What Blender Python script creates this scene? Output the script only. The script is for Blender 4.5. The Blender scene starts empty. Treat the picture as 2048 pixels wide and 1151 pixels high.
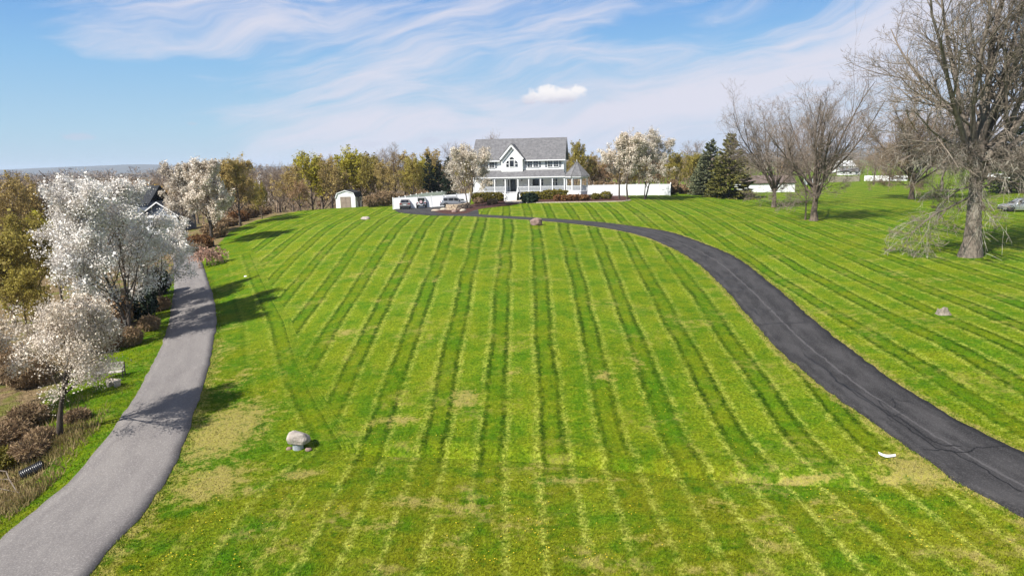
import bpy, math, random
import numpy as np
from mathutils import Vector, Matrix, noise as mnoise

S = bpy.context.scene
C = S.collection
PI = math.pi
R = math.radians

# ------------------------------------------------------------------ camera
F = 1365.3                       # focal length in photo pixels (2048 wide)
ROLL = R(1.2)
PITCH = math.atan((575.5 - 325.0) * math.cos(ROLL) / F)
CZ = 12.0
ct, st, cr, sr = math.cos(PITCH), math.sin(PITCH), math.cos(ROLL), math.sin(ROLL)
cam_d = bpy.data.cameras.new('camera')
cam = bpy.data.objects.new('camera', cam_d)
C.objects.link(cam)
cam_d.sensor_width = 36.0
cam_d.lens = 36.0 * F / 2048.0
cam_d.clip_start = 0.5
cam_d.clip_end = 40000.0
r0, u0, f0 = Vector((1, 0, 0)), Vector((0, st, ct)), Vector((0, ct, -st))
right = r0 * cr - u0 * sr
up = r0 * sr + u0 * cr
M = Matrix((right, up, -f0)).transposed().to_4x4()
M.translation = Vector((0, 0, CZ))
cam.matrix_world = M
S.camera = cam

# ------------------------------------------------------------------ light
SUN_EL = R(44)
SUN_DIR = Vector((0.766, 0.643))          # the way the light travels over the ground
S.view_settings.view_transform = 'Standard'
S.view_settings.look = 'None'
S.view_settings.exposure = 0.78
S.view_settings.gamma = 1.0
S.view_settings.use_curve_mapping = False
sun_d = bpy.data.lights.new('sun', 'SUN')
sun_d.energy = 5.0
sun_d.angle = R(0.5)
sun_d.color = (1.0, 0.965, 0.90)
sun = bpy.data.objects.new('sun', sun_d)
C.objects.link(sun)
trav = Vector((SUN_DIR.x * math.cos(SUN_EL), SUN_DIR.y * math.cos(SUN_EL), -math.sin(SUN_EL)))
sun.rotation_euler = trav.to_track_quat('-Z', 'Y').to_euler()
sun.location = (-40, -60, 80)


# ------------------------------------------------------------------ node helper
class NT:
    def __init__(s, tree):
        s.t = tree
        s.n = tree.nodes
        s.l = tree.links

    def put(s, sock, v):
        if isinstance(v, bpy.types.NodeSocket):
            s.l.new(v, sock)
        elif v is not None:
            if hasattr(sock.default_value, '__len__') and not hasattr(v, '__len__'):
                v = (v,) * len(sock.default_value)
            if hasattr(sock.default_value, '__len__') and len(sock.default_value) == 4 and len(v) == 3:
                v = (*v, 1.0)
            sock.default_value = v

    def m(s, op, a, b=None, c=None, clamp=False):
        x = s.n.new('ShaderNodeMath')
        x.operation = op
        x.use_clamp = clamp
        for i, v in enumerate((a, b, c)):
            if v is not None:
                s.put(x.inputs[i], v)
        return x.outputs[0]

    def v(s, op, a, b=None):
        x = s.n.new('ShaderNodeVectorMath')
        x.operation = op
        s.put(x.inputs[0], a)
        if b is not None:
            s.put(x.inputs[3] if op == 'SCALE' else x.inputs[1], b)
        return x.outputs['Value'] if op in ('LENGTH', 'DISTANCE', 'DOT_PRODUCT') else x.outputs[0]

    def comb(s, x, y, z=0.0):
        n = s.n.new('ShaderNodeCombineXYZ')
        for i, q in enumerate((x, y, z)):
            s.put(n.inputs[i], q)
        return n.outputs[0]

    def sep(s, v):
        n = s.n.new('ShaderNodeSeparateXYZ')
        s.put(n.inputs[0], v)
        return n.outputs

    def noise(s, vec, scale, detail=3.0, rough=0.55, dist=0.0, col=False):
        n = s.n.new('ShaderNodeTexNoise')
        if vec is not None:
            s.put(n.inputs['Vector'], vec)
        s.put(n.inputs['Scale'], scale)
        n.inputs['Detail'].default_value = detail
        n.inputs['Roughness'].default_value = rough
        n.inputs['Distortion'].default_value = dist
        return n.outputs['Color' if col else 'Fac']

    def ss(s, x, a, b, lo=0.0, hi=1.0):
        n = s.n.new('ShaderNodeMapRange')
        n.interpolation_type = 'SMOOTHSTEP'
        s.put(n.inputs[0], x)
        n.inputs[1].default_value = a
        n.inputs[2].default_value = b
        n.inputs[3].default_value = lo
        n.inputs[4].default_value = hi
        return n.outputs[0]

    def mix(s, f, a, b):
        n = s.n.new('ShaderNodeMix')
        n.data_type = 'RGBA'
        s.put(n.inputs[0], f)
        s.put(n.inputs[6], a)
        s.put(n.inputs[7], b)
        return n.outputs[2]

    def attr(s, name):
        n = s.n.new('ShaderNodeAttribute')
        n.attribute_name = name
        return n.outputs['Fac']

    def pos(s):
        return s.n.new('ShaderNodeNewGeometry').outputs['Position']

    def obj(s):
        return s.n.new('ShaderNodeTexCoord').outputs['Object']

    def rnd(s):
        return s.n.new('ShaderNodeObjectInfo').outputs['Random']


# ------------------------------------------------------------------ sky
world = bpy.data.worlds.new('World')
S.world = world
world.use_nodes = True
wt = NT(world.node_tree)
wt.n.clear()
w_out = wt.n.new('ShaderNodeOutputWorld')
w_bg = wt.n.new('ShaderNodeBackground')
sky = wt.n.new('ShaderNodeTexSky')
sky.sky_type = 'NISHITA'
sky.sun_disc = False
sky.sun_elevation = SUN_EL
sky.sun_rotation = math.atan2(-SUN_DIR.x, -SUN_DIR.y)
sky.altitude = 100.0
sky.air_density = 1.1
sky.dust_density = 0.6
sky.ozone_density = 2.0
SKY_K = 0.05
w_bg.inputs['Strength'].default_value = SKY_K
wd = wt.n.new('ShaderNodeTexCoord').outputs['Generated']
wx, wy, wz = wt.sep(wd)[0:3]
zz = wt.m('MAXIMUM', wz, 0.0)
den = wt.m('ADD', zz, 0.16)
cpx = wt.m('DIVIDE', wx, den)
cpy = wt.m('DIVIDE', wy, den)
az = wt.m('ARCTAN2', wx, wy)
# long wisps that rise gently to the right
SL = R(11)
al_ = wt.m('ADD', wt.m('MULTIPLY', az, math.cos(SL)), wt.m('MULTIPLY', wz, math.sin(SL)))
ac_ = wt.m('ADD', wt.m('MULTIPLY', az, -math.sin(SL)), wt.m('MULTIPLY', wz, math.cos(SL)))
wrp = wt.m('SUBTRACT', wt.noise(wt.comb(wt.m('MULTIPLY', az, 2.4), wt.m('MULTIPLY', wz, 5.0), 3.1), 1.0, 3.0), 0.5)
ac_ = wt.m('ADD', ac_, wt.m('MULTIPLY', wrp, 0.16))
al_ = wt.m('ADD', al_, wt.m('MULTIPLY', wrp, 0.25))
big = wt.noise(wt.comb(wt.m('MULTIPLY', al_, 1.5), wt.m('MULTIPLY', ac_, 7.5), 8.7), 1.25, 5.0, 0.55, 0.3)
fine = wt.noise(wt.comb(wt.m('MULTIPLY', al_, 4.0), wt.m('MULTIPLY', ac_, 30.0), 5.3), 1.3, 6.0, 0.65, 0.5)
side = wt.ss(az, -0.70, -0.22)            # the left of the view is clear
cover = wt.m('ADD', wt.m('MULTIPLY', big, 0.78), wt.m('MULTIPLY', fine, 0.34))
cover = wt.m('ADD', cover, wt.m('MULTIPLY', wt.m('SUBTRACT', side, 1.0), 0.26))
cirrus = wt.m('MULTIPLY', wt.ss(cover, 0.43, 0.68), 0.93)
# clear-sky colour: the Nishita sky, with the strong blue this photograph has at low elevations
hs = wt.n.new('ShaderNodeHueSaturation')
hs.inputs['Saturation'].default_value = 1.15
wt.put(hs.inputs['Color'], sky.outputs[0])
EX = 2 ** S.view_settings.exposure
K = 1.0 / (SKY_K * EX)
ramp = wt.n.new('ShaderNodeValToRGB')
ramp.color_ramp.elements[0].position = 0.0
ramp.color_ramp.elements[0].color = (0.50, 0.68, 0.83, 1)
ramp.color_ramp.elements[1].position = 0.46
ramp.color_ramp.elements[1].color = (0.14, 0.38, 0.84, 1)
for p_, c_ in ((0.10, (0.43, 0.67, 0.87, 1)), (0.28, (0.28, 0.56, 0.89, 1))):
    e_ = ramp.color_ramp.elements.new(p_)
    e_.color = c_
wt.put(ramp.inputs[0], wt.m('MULTIPLY', zz, 2.0))
blue = wt.v('SCALE', ramp.outputs[0], K)
skyc = wt.mix(wt.ss(wz, 0.30, 0.70, 0.85, 0.0), hs.outputs[0], blue)
skyc = wt.mix(wt.m('MULTIPLY', wt.ss(wz, 0.17, 0.01), wt.ss(az, -0.45, 0.25, 0.0, 0.75)), skyc, tuple(c * K for c in (0.60, 0.65, 0.80)))
skyc = wt.mix(cirrus, skyc, tuple(c * K for c in (0.76, 0.75, 0.85)))


def lobe(a0, e0, ra, re, nz):
    da = wt.m('DIVIDE', wt.m('SUBTRACT', az, a0), ra)
    de = wt.m('DIVIDE', wt.m('SUBTRACT', wz, e0), re)
    d = wt.m('SQRT', wt.m('ADD', wt.m('MULTIPLY', da, da), wt.m('MULTIPLY', de, de)))
    d = wt.m('ADD', d, nz)
    return wt.ss(d, 1.15, 0.55)


def px_dir(px, py):
    u, v = px - 1024.0, 575.5 - py
    u2, v2 = u * cr + v * sr, v * cr - u * sr
    d = Vector((u2, F * ct + v2 * st, -F * st + v2 * ct)).normalized()
    return math.atan2(d.x, d.y), d.z


puff = wt.noise(wt.comb(wt.m('MULTIPLY', az, 1.0), wt.m('MULTIPLY', wz, 1.4), 1.7), 46.0, 6.0, 0.62)
nz = wt.m('MULTIPLY', wt.m('SUBTRACT', puff, 0.5), 2.3)
cum = None
for (px, py, rx, ry) in ((1100, 192, 44, 17), (1082, 196, 40, 13), (1128, 188, 36, 14), (1152, 180, 18, 9), (1096, 183, 26, 11), (1062, 203, 20, 6)):
    a0, e0 = px_dir(px, py)
    L = lobe(a0, e0, rx / F, ry / F, nz)
    cum = L if cum is None else wt.m('MAXIMUM', cum, L)
for (px, py, rx, ry, k) in ((1226, 198, 16, 8, 0.22), (158, 273, 24, 6, 0.5), (860, 283, 18, 7, 0.4), (738, 288, 30, 6, 0.3), (908, 282, 12, 5, 0.25), (384, 247, 8, 3, 0.3), (1044, 205, 20, 5, 0.2)):
    a0, e0 = px_dir(px, py)
    cum = wt.m('MAXIMUM', cum, wt.m('MULTIPLY', lobe(a0, e0, rx / F, ry / F, nz), k))
a0, e_lo = px_dir(1100, 210)
_, e_hi = px_dir(1100, 180)
ccol = wt.mix(wt.ss(wt.m('ADD', wz, wt.m('MULTIPLY', puff, 0.016)), e_lo + 0.006, e_hi + 0.008), tuple(c * K for c in (0.60, 0.61, 0.74)), tuple(c * K for c in (0.98, 0.95, 0.95)))
skyc = wt.mix(cum, skyc, ccol)
wt.put(w_bg.inputs['Color'], skyc)
wt.l.new(w_bg.outputs[0], w_out.inputs[0])

# ------------------------------------------------------------------ terrain
def ray(px, py):
    u, v = px - 1024.0, 575.5 - py
    u2, v2 = u * cr + v * sr, v * cr - u * sr
    return np.array([u2, F * ct + v2 * st, -F * st + v2 * ct])


def ppm(x, y, z):
    return F / (y * ct - (z - CZ) * st)


CPS = [
    (1024, 1151, 0.0), (1024, 915, -0.1), (1024, 760, .75), (1024, 640, 1.75), (1024, 540, 2.9), (1024, 480, 3.8), (1030, 440, 4.5), (1030, 415, 5.0), (1035, 400, 5.4), (1158, 392, 5.5),
    (90, 1151, -.2), (280, 880, -.05), (340, 760, .1), (385, 640, .4), (395, 560, .8), (375, 500, 1.2), (335, 468, 1.5),
    (700, 415, 4.3), (808, 417, 4.4), (900, 412, 4.7), (560, 425, 3.6), (480, 455, 2.7), (430, 500, 1.6),
    (560, 560, 1.75), (620, 700, .9), (600, 900, -.05), (480, 800, .15), (700, 500, 3.2), (800, 640, 1.6), (800, 470, 4.1), (800, 1000, 0.0), (480, 1080, -.1),
    (2030, 1000, 0.4), (1930, 900, .55), (1700, 700, 1.15), (1520, 560, 2.0), (1405, 490, 3.0), (1300, 462, 3.7), (1180, 445, 4.2),
    (1900, 700, 1.6), (2040, 600, 2.4), (1885, 625, 2.0), (1940, 510, 3.2), (1627, 440, 3.9), (1548, 412, 4.4), (1440, 393, 5.0), (1340, 390, 5.5),
    (1800, 420, 4.3), (1250, 760, .85), (1400, 850, .4), (1500, 950, .05), (1300, 1100, .05), (1700, 1100, .15),
    (40, 960, -1.3), (60, 760, -.7), (125, 870, -.15), (265, 665, .1), (180, 560, .0),
]
cpw = []
for a, b, z in CPS:
    r_ = ray(a, b)
    t_ = (z - CZ) / r_[2]
    cpw.append((r_[0] * t_, r_[1] * t_, z))
cpw += [(0, 140, 5.3), (30, 150, 5.2), (70, 150, 4.6), (90, 100, 4.2), (-38, 140, 3.6), (-60, 130, 1.2), (-80, 100, 0.2), (-70, 60, -.6), (-60, 30, -.9), (70, 55, 3.6), (65, 20, 2.4), (0, -25, 0), (-40, -25, -.6), (45, -25, 1.0), (0, 5, 0), (-20, 5, -.3), (20, 8, .3)]
cpw = np.array(cpw, float)


def _tps(d2):
    return np.where(d2 > 1e-9, 0.5 * d2 * np.log(d2 + 1e-12), 0.0)


_n = len(cpw)
_sc = 50.0
_P = cpw[:, :2] / _sc
_A = np.zeros((_n + 3, _n + 3))
_A[:_n, :_n] = _tps(((_P[:, None] - _P[None]) ** 2).sum(-1)) + np.eye(_n) * 2e-3
_A[:_n, _n] = 1
_A[:_n, _n + 1:] = _P
_A[_n, :_n] = 1
_A[_n + 1:, :_n] = _P.T
_W = np.linalg.solve(_A, np.concatenate([cpw[:, 2], np.zeros(3)]))


def sstep(x, a, b):
    t = np.clip((x - a) / (b - a), 0, 1)
    return t * t * (3 - 2 * t)


SWALE = []      # the little ditch across the lawn, filled in below


def Hraw(x, y):
    x = np.asarray(x, float)
    y = np.asarray(y, float)
    sh = np.broadcast(x, y).shape
    xf = np.broadcast_to(x, sh).ravel()
    yf = np.broadcast_to(y, sh).ravel()
    out = np.empty(xf.size)
    for i in range(0, xf.size, 20000):
        q = np.stack([np.clip(xf[i:i + 20000], -100, 110), np.clip(yf[i:i + 20000], -30, 175)], 1) / _sc
        d2 = ((q[:, None] - _P[None]) ** 2).sum(-1)
        out[i:i + 20000] = _tps(d2) @ _W[:_n] + _W[_n] + q @ _W[_n + 1:]
    far = -1.0 + 5.6 * sstep(xf, -60, 5) - 0.011 * np.clip(yf - 170, 0, 500)
    dist = np.maximum(np.maximum((yf - 128) / 40, (np.abs(xf - 5) - 62) / 35), (-yf - 5) / 25)
    w = sstep(dist, 0, 1)
    z = out * (1 - w) + far * w
    return z.reshape(sh)


def seg_dist(x, y, pts):
    """distance to a polyline and the signed side (left of travel positive)"""
    best = np.full(np.shape(x), 1e9)
    side = np.zeros(np.shape(x))
    for (a, b) in zip(pts[:-1], pts[1:]):
        dx, dy = b[0] - a[0], b[1] - a[1]
        L2 = dx * dx + dy * dy + 1e-12
        t = np.clip(((x - a[0]) * dx + (y - a[1]) * dy) / L2, 0, 1)
        ex, ey = x - a[0] - t * dx, y - a[1] - t * dy
        d = np.hypot(ex, ey)
        s = np.sign(dx * (y - a[1]) - dy * (x - a[0]))
        side = np.where(d < best, s, side)
        best = np.minimum(best, d)
    return best, side


def H(x, y):
    z = Hraw(x, y)
    x = np.asarray(x, float)
    y = np.asarray(y, float)
    if SWALE:
        d, s = seg_dist(x, y, SWALE)
        sd = d * s                                   # + on the house side
        end = sstep(x, SWALE[0][0] - 1, SWALE[0][0] + 4)
        z = z + end * (0.13 * np.exp(-((sd - 0.95) / 0.70) ** 2) - 0.12 * np.exp(-((sd + 0.15) / 0.60) ** 2) - 0.20 * np.exp(-((sd - 0.12) / 0.14) ** 2))
    return z


def at(px, py, up_=0.0):
    """where the line of sight through a photo pixel meets the ground"""
    r_ = ray(px, py)
    r_ = r_ / r_[1]
    ys = np.geomspace(12, 900, 700)
    dz = CZ + r_[2] * ys - H(r_[0] * ys, ys) - up_
    k = np.argmax(dz < 0)
    if dz[k] >= 0:
        k = len(ys) - 1
    a, b = ys[max(k - 1, 0)], ys[k]
    for _ in range(18):
        mid = 0.5 * (a + b)
        if CZ + r_[2] * mid - float(H(r_[0] * mid, mid)) - up_ < 0:
            b = mid
        else:
            a = mid
    return np.array([r_[0] * b, b, float(H(r_[0] * b, b))])


def gpt(px, d):
    """ground point at forward distance d in the direction of column px (near the horizon)"""
    r_ = ray(px, 400)
    x = r_[0] / r_[1] * d
    return np.array([x, d, float(H(x, d))])


def top_z(px, py, p):
    r_ = ray(px, py)
    return CZ + r_[2] / r_[1] * p[1]


_sw = [at(q[0], q[1])[:2] for q in ((640, 900), (760, 906), (880, 908), (1000, 912), (1130, 920), (1250, 934), (1350, 945), (1480, 954), (1580, 962), (1690, 966), (1790, 958))]
SWALE = [tuple(p) for p in _sw]


# ------------------------------------------------------------------ mesh helpers
def link(name, me, mat=None, parent=None, smooth=False):
    o = bpy.data.objects.new(name, me)
    C.objects.link(o)
    if mat is not None and not me.materials:
        me.materials.append(mat)
    if parent is not None:
        o.parent = parent
    if smooth:
        me.polygons.foreach_set('use_smooth', np.ones(len(me.polygons), bool))
    return o


def np_mesh(name, V, faces, attrs=None):
    V = np.asarray(V, np.float32).reshape(-1, 3)
    faces = [np.asarray(f, np.int32) for f in faces if len(f)]
    me = bpy.data.meshes.new(name)
    me.vertices.add(len(V))
    me.vertices.foreach_set('co', V.ravel())
    loops = np.concatenate([f.ravel() for f in faces])
    tot = np.concatenate([np.full(len(f), f.shape[1], np.int32) for f in faces])
    start = np.concatenate([[0], np.cumsum(tot)[:-1]]).astype(np.int32)
    me.loops.add(len(loops))
    me.loops.foreach_set('vertex_index', loops)
    me.polygons.add(len(tot))
    me.polygons.foreach_set('loop_start', start)
    me.update(calc_edges=True)
    for k, a in (attrs or {}).items():
        at_ = me.attributes.new(k, 'FLOAT', 'POINT')
        at_.data.foreach_set('value', np.asarray(a, np.float32).ravel())
    return me


def tag(o, label=None, cat=None, group=None, kind=None):
    if label:
        o['label'] = label
    if cat:
        o['category'] = cat
    if group:
        o['group'] = group
    if kind:
        o['kind'] = kind
    return o


def thing(name, label, cat, loc=(0, 0, 0), rz=0.0, group=None):
    o = bpy.data.objects.new(name, None)
    o.empty_display_size = 0.3
    C.objects.link(o)
    o.location = loc
    o.rotation_euler = (0, 0, rz)
    return tag(o, label, cat, group)


def copy_thing(root, loc, rz=0.0, sc=1.0, label=None, group=None):
    r_ = root.copy()
    C.objects.link(r_)
    r_.location = loc
    r_.rotation_euler = (0, 0, rz)
    r_.scale = (sc, sc, sc) if not hasattr(sc, '__len__') else sc
    if label:
        r_['label'] = label
    if group:
        r_['group'] = group
    elif 'group' in r_:
        del r_['group']
    for ch in root.children:
        c = ch.copy()
        C.objects.link(c)
        c.parent = r_
        for g in ch.children:
            d = g.copy()
            C.objects.link(d)
            d.parent = c
    return r_


class MB:
    """collects solids for one mesh object"""
    def __init__(s):
        s.v = []
        s.f = []

    def add(s, V, Fs):
        n = len(s.v)
        s.v += [tuple(p) for p in V]
        s.f += [tuple(i + n for i in f) for f in Fs]
        return s

    def box(s, x0, x1, y0, y1, z0, z1, M_=None):
        V = [(x, y, z) for z in (z0, z1) for y in (y0, y1) for x in (x0, x1)]
        if M_ is not None:
            V = [M_ @ Vector(p) for p in V]
        return s.add(V, [(0, 2, 3, 1), (4, 5, 7, 6), (0, 1, 5, 4), (2, 6, 7, 3), (0, 4, 6, 2), (1, 3, 7, 5)])

    def bbox(s, x0, x1, y0, y1, z0, z1, b, M_=None):
        """box with chamfered vertical and top edges"""
        V = []
        for z, ins in ((z0, 0), (z1 - b, 0), (z1, b)):
            xa, xb, ya, yb = x0 + ins, x1 - ins, y0 + ins, y1 - ins
            c = b
            V += [(xa + c, ya, z), (xb - c, ya, z), (xb, ya + c, z), (xb, yb - c, z), (xb - c, yb, z), (xa + c, yb, z), (xa, yb - c, z), (xa, ya + c, z)]
        if M_ is not None:
            V = [M_ @ Vector(p) for p in V]
        Fs = [tuple(range(7, -1, -1)), tuple(range(16, 24))]
        for k in range(2):
            for i in range(8):
                j = (i + 1) % 8
                Fs.append((k * 8 + i, k * 8 + j, k * 8 + 8 + j, k * 8 + 8 + i))
        return s.add(V, Fs)

    def prism(s, poly, y0, y1, M_=None):
        """polygon in x,z pushed from y0 to y1"""
        n = len(poly)
        V = [(x, y0, z) for x, z in poly] + [(x, y1, z) for x, z in poly]
        if M_ is not None:
            V = [M_ @ Vector(p) for p in V]
        Fs = [tuple(range(n)), tuple(range(2 * n - 1, n - 1, -1))] + [(i, i + n, (i + 1) % n + n, (i + 1) % n) for i in range(n)]
        return s.add(V, Fs)

    def slab(s, quad, t):
        """a plane polygon given thickness t downwards along its normal"""
        q = [Vector(p) for p in quad]
        nrm = (q[1] - q[0]).cross(q[2] - q[0]).normalized()
        n = len(q)
        V = q + [p - nrm * t for p in q]
        Fs = [tuple(range(n)), tuple(range(2 * n - 1, n - 1, -1))] + [(i, i + n, (i + 1) % n + n, (i + 1) % n) for i in range(n)]
        return s.add(V, Fs)

    def tube(s, pts, r, n=8, M_=None, cap=True):
        pts = [Vector(p) for p in pts]
        rs = r if hasattr(r, '__len__') else [r] * len(pts)
        V = []
        for i, p in enumerate(pts):
            t = (pts[min(i + 1, len(pts) - 1)] - pts[max(i - 1, 0)]).normalized()
            a = t.cross(Vector((0, 0, 1)) if abs(t.z) < 0.9 else Vector((1, 0, 0))).normalized()
            b = t.cross(a)
            V += [p + (a * math.cos(2 * PI * k / n) + b * math.sin(2 * PI * k / n)) * rs[i] for k in range(n)]
        if M_ is not None:
            V = [M_ @ p for p in V]
        Fs = []
        for i in range(len(pts) - 1):
            for k in range(n):
                Fs.append((i * n + k, i * n + (k + 1) % n, (i + 1) * n + (k + 1) % n, (i + 1) * n + k))
        if cap:
            Fs += [tuple(range(n - 1, -1, -1)), tuple(range((len(pts) - 1) * n, len(pts) * n))]
        return s.add(V, Fs)

    def lathe(s, prof, n=16, M_=None):
        V = [(r_ * math.cos(2 * PI * k / n), r_ * math.sin(2 * PI * k / n), z) for r_, z in prof for k in range(n)]
        if M_ is not None:
            V = [M_ @ Vector(p) for p in V]
        Fs = []
        for i in range(len(prof) - 1):
            for k in range(n):
                Fs.append((i * n + k, i * n + (k + 1) % n, (i + 1) * n + (k + 1) % n, (i + 1) * n + k))
        Fs += [tuple(range(n - 1, -1, -1)), tuple(range((len(prof) - 1) * n, len(prof) * n))]
        return s.add(V, Fs)

    def build(s, name, mat, parent=None, smooth=False):
        me = bpy.data.meshes.new(name)
        me.from_pydata(s.v, [], s.f)
        me.update()
        return link(name, me, mat, parent, smooth)


# ------------------------------------------------------------------ materials
def new_mat(name):
    m = bpy.data.materials.new(name)
    m.use_nodes = True
    t = NT(m.node_tree)
    b = t.n['Principled BSDF']
    return m, t, b


def mat(name, c1, c2=None, scale=6.0, rough=0.7, bump=0.0, metal=0.0, detail=4.0, spec=0.3, obj=True, stretch=None):
    m, t, b = new_mat(name)
    c2 = c2 or tuple(c * 0.8 for c in c1)
    vec = t.obj() if obj else t.pos()
    if stretch:
        vec = t.v('MULTIPLY', vec, stretch)
    nf = t.noise(vec, scale, detail, 0.6)
    t.put(b.inputs['Base Color'], t.mix(t.ss(nf, 0.3, 0.7), c1, c2))
    b.inputs['Roughness'].default_value = rough
    b.inputs['Metallic'].default_value = metal
    b.inputs['Specular IOR Level'].default_value = spec
    if bump:
        bn = t.n.new('ShaderNodeBump')
        bn.inputs['Strength'].default_value = 1.0
        bn.inputs['Distance'].default_value = bump
        t.put(bn.inputs['Height'], t.noise(vec, scale * 2.5, 5.0, 0.65))
        t.l.new(bn.outputs[0], b.inputs['Normal'])
    return m


def leaf_mat(name, cols, scale=1.2, transl=0.3, rough=0.6, vary=0.25):
    """leaves, needles or petals: clump-sized and leaf-sized colour changes, a little light through"""
    m, t, b = new_mat(name)
    p = t.pos()
    big_ = t.noise(p, scale, 2.0)
    small = t.noise(p, 9.0, 2.0)
    col = t.mix(t.ss(big_, 0.35, 0.65), cols[0], cols[1])
    if len(cols) > 2:
        col = t.mix(t.m('MULTIPLY', t.ss(small, 0.48, 0.68), 0.75), col, cols[2])
    hv = t.n.new('ShaderNodeHueSaturation')
    t.put(hv.inputs['Color'], col)
    t.put(hv.inputs['Value'], t.m('ADD', 1.0 - vary / 2, t.m('MULTIPLY', t.rnd(), vary)))
    col = hv.outputs[0]
    t.put(b.inputs['Base Color'], col)
    b.inputs['Roughness'].default_value = rough
    b.inputs['Specular IOR Level'].default_value = 0.15
    if transl:
        tr = t.n.new('ShaderNodeBsdfTranslucent')
        t.put(tr.inputs[0], col)
        mx = t.n.new('ShaderNodeMixShader')
        mx.inputs[0].default_value = transl
        t.l.new(b.outputs[0], mx.inputs[1])
        t.l.new(tr.outputs[0], mx.inputs[2])
        t.l.new(mx.outputs[0], t.n['Material Output'].inputs[0])
    return m


def siding_mat(name, c, pitch=0.115):
    m, t, b = new_mat(name)
    o = t.obj()
    z = t.sep(o)[2]
    fr = t.m('FRACT', t.m('DIVIDE', z, pitch))
    dirt = t.noise(o, 1.3, 4.0)
    col = t.mix(t.ss(dirt, 0.35, 0.75), c, tuple(k * 0.90 for k in c))
    col = t.mix(t.m('MULTIPLY', t.ss(fr, 0.10, 0.0), 0.25), col, tuple(k * 0.6 for k in c))
    t.put(b.inputs['Base Color'], col)
    b.inputs['Roughness'].default_value = 0.55
    bn = t.n.new('ShaderNodeBump')
    bn.inputs['Distance'].default_value = 0.02
    t.put(bn.inputs['Height'], t.m('SUBTRACT', 1.0, fr))
    t.l.new(bn.outputs[0], b.inputs['Normal'])
    return m


def shingle_mat(name, c1, c2):
    m, t, b = new_mat(name)
    o = t.obj()
    x, y, z = t.sep(o)[0:3]
    br = t.n.new('ShaderNodeTexBrick')
    t.put(br.inputs['Vector'], t.comb(t.m('ADD', x, t.m('MULTIPLY', y, 0.35)), t.m('MULTIPLY', z, 1.0)))
    br.inputs['Scale'].default_value = 1.0
    br.inputs['Brick Width'].default_value = 0.42
    br.inputs['Row Height'].default_value = 0.13
    br.inputs['Mortar Size'].default_value = 0.012
    t.put(br.inputs['Color1'], c1)
    t.put(br.inputs['Color2'], c2)
    t.put(br.inputs['Mortar'], tuple(k * 0.45 for k in c1))
    st_ = t.noise(t.v('MULTIPLY', o, (1.5, 1.5, 0.35)), 1.6, 4.0)
    col = t.mix(t.ss(st_, 0.35, 0.7), br.outputs['Color'], tuple(k * 0.72 for k in c2))
    sp = t.noise(o, 14.0, 3.0)
    col = t.mix(t.m('MULTIPLY', t.ss(sp, 0.5, 0.75), 0.5), col, tuple(min(1, k * 1.5) for k in c1))
    t.put(b.inputs['Base Color'], col)
    b.inputs['Roughness'].default_value = 0.9
    b.inputs['Specular IOR Level'].default_value = 0.2
    bn = t.n.new('ShaderNodeBump')
    bn.inputs['Distance'].default_value = 0.015
    t.put(bn.inputs['Height'], t.m('ADD', br.outputs['Fac'], sp))
    bn.invert = True
    t.l.new(bn.outputs[0], b.inputs['Normal'])
    return m


def glass_mat(name, c=(0.012, 0.014, 0.018), rough=0.06):
    m, t, b = new_mat(name)
    n_ = t.noise(t.obj(), 1.7, 3.0)
    t.put(b.inputs['Base Color'], t.mix(t.ss(n_, 0.45, 0.7), c, tuple(k * 2.2 + 0.01 for k in c)))
    b.inputs['Roughness'].default_value = rough
    b.inputs['Specular IOR Level'].default_value = 0.5
    return m


MT = {}
MT['siding'] = siding_mat('white_siding', (0.80, 0.80, 0.77))
MT['white'] = mat('white_vinyl', (0.80, 0.80, 0.80), (0.74, 0.74, 0.74), 2.0, 0.45)
MT['fence'] = mat('fence_vinyl', (0.80, 0.80, 0.81), (0.73, 0.73, 0.75), 1.5, 0.45)
MT['roof'] = shingle_mat('grey_shingles', (0.21, 0.205, 0.21), (0.15, 0.147, 0.152))
MT['roof_dark'] = shingle_mat('charcoal_shingles', (0.05, 0.053, 0.058), (0.035, 0.036, 0.04))
MT['glass'] = glass_mat('window_glass')
MT['shutter'] = mat('shutter_grey', (0.22, 0.23, 0.25), (0.17, 0.18, 0.2), 8, 0.6)
MT['door'] = mat('door_dark', (0.02, 0.025, 0.03), (0.03, 0.035, 0.04), 3, 0.3)
MT['door_panel'] = mat('panel_grey', (0.25, 0.27, 0.28), (0.2, 0.22, 0.24), 3, 0.5)
MT['stone_tan'] = mat('tan_stone', (0.46, 0.36, 0.25), (0.33, 0.26, 0.19), 3.0, 0.85, 0.02)
MT['stone_pale'] = mat('pale_stone', (0.48, 0.41, 0.32), (0.36, 0.30, 0.24), 4.0, 0.85, 0.02)
MT['rock_grey'] = mat('grey_boulder', (0.42, 0.37, 0.32), (0.26, 0.22, 0.19), 3.2, 0.9, 0.05)
MT['rock_pink'] = mat('pink_boulder', (0.30, 0.20, 0.17), (0.17, 0.115, 0.10), 2.2, 0.9, 0.07)
MT['mulch'] = mat('red_mulch', (0.085, 0.032, 0.022), (0.045, 0.018, 0.013), 9.0, 0.95, 0.05, obj=False)
MT['bark_dark'] = mat('dark_bark', (0.085, 0.066, 0.052), (0.045, 0.034, 0.027), 5.0, 0.95, 0.03, stretch=(1, 1, 0.25))
MT['bark_grey'] = mat('grey_bark', (0.235, 0.195, 0.155), (0.115, 0.09, 0.072), 4.0, 0.95, 0.04, stretch=(1, 1, 0.3))
MT['bark_mid'] = mat('brown_bark', (0.15, 0.115, 0.088), (0.075, 0.056, 0.043), 4.0, 0.95, 0.03, stretch=(1, 1, 0.3))
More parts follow.
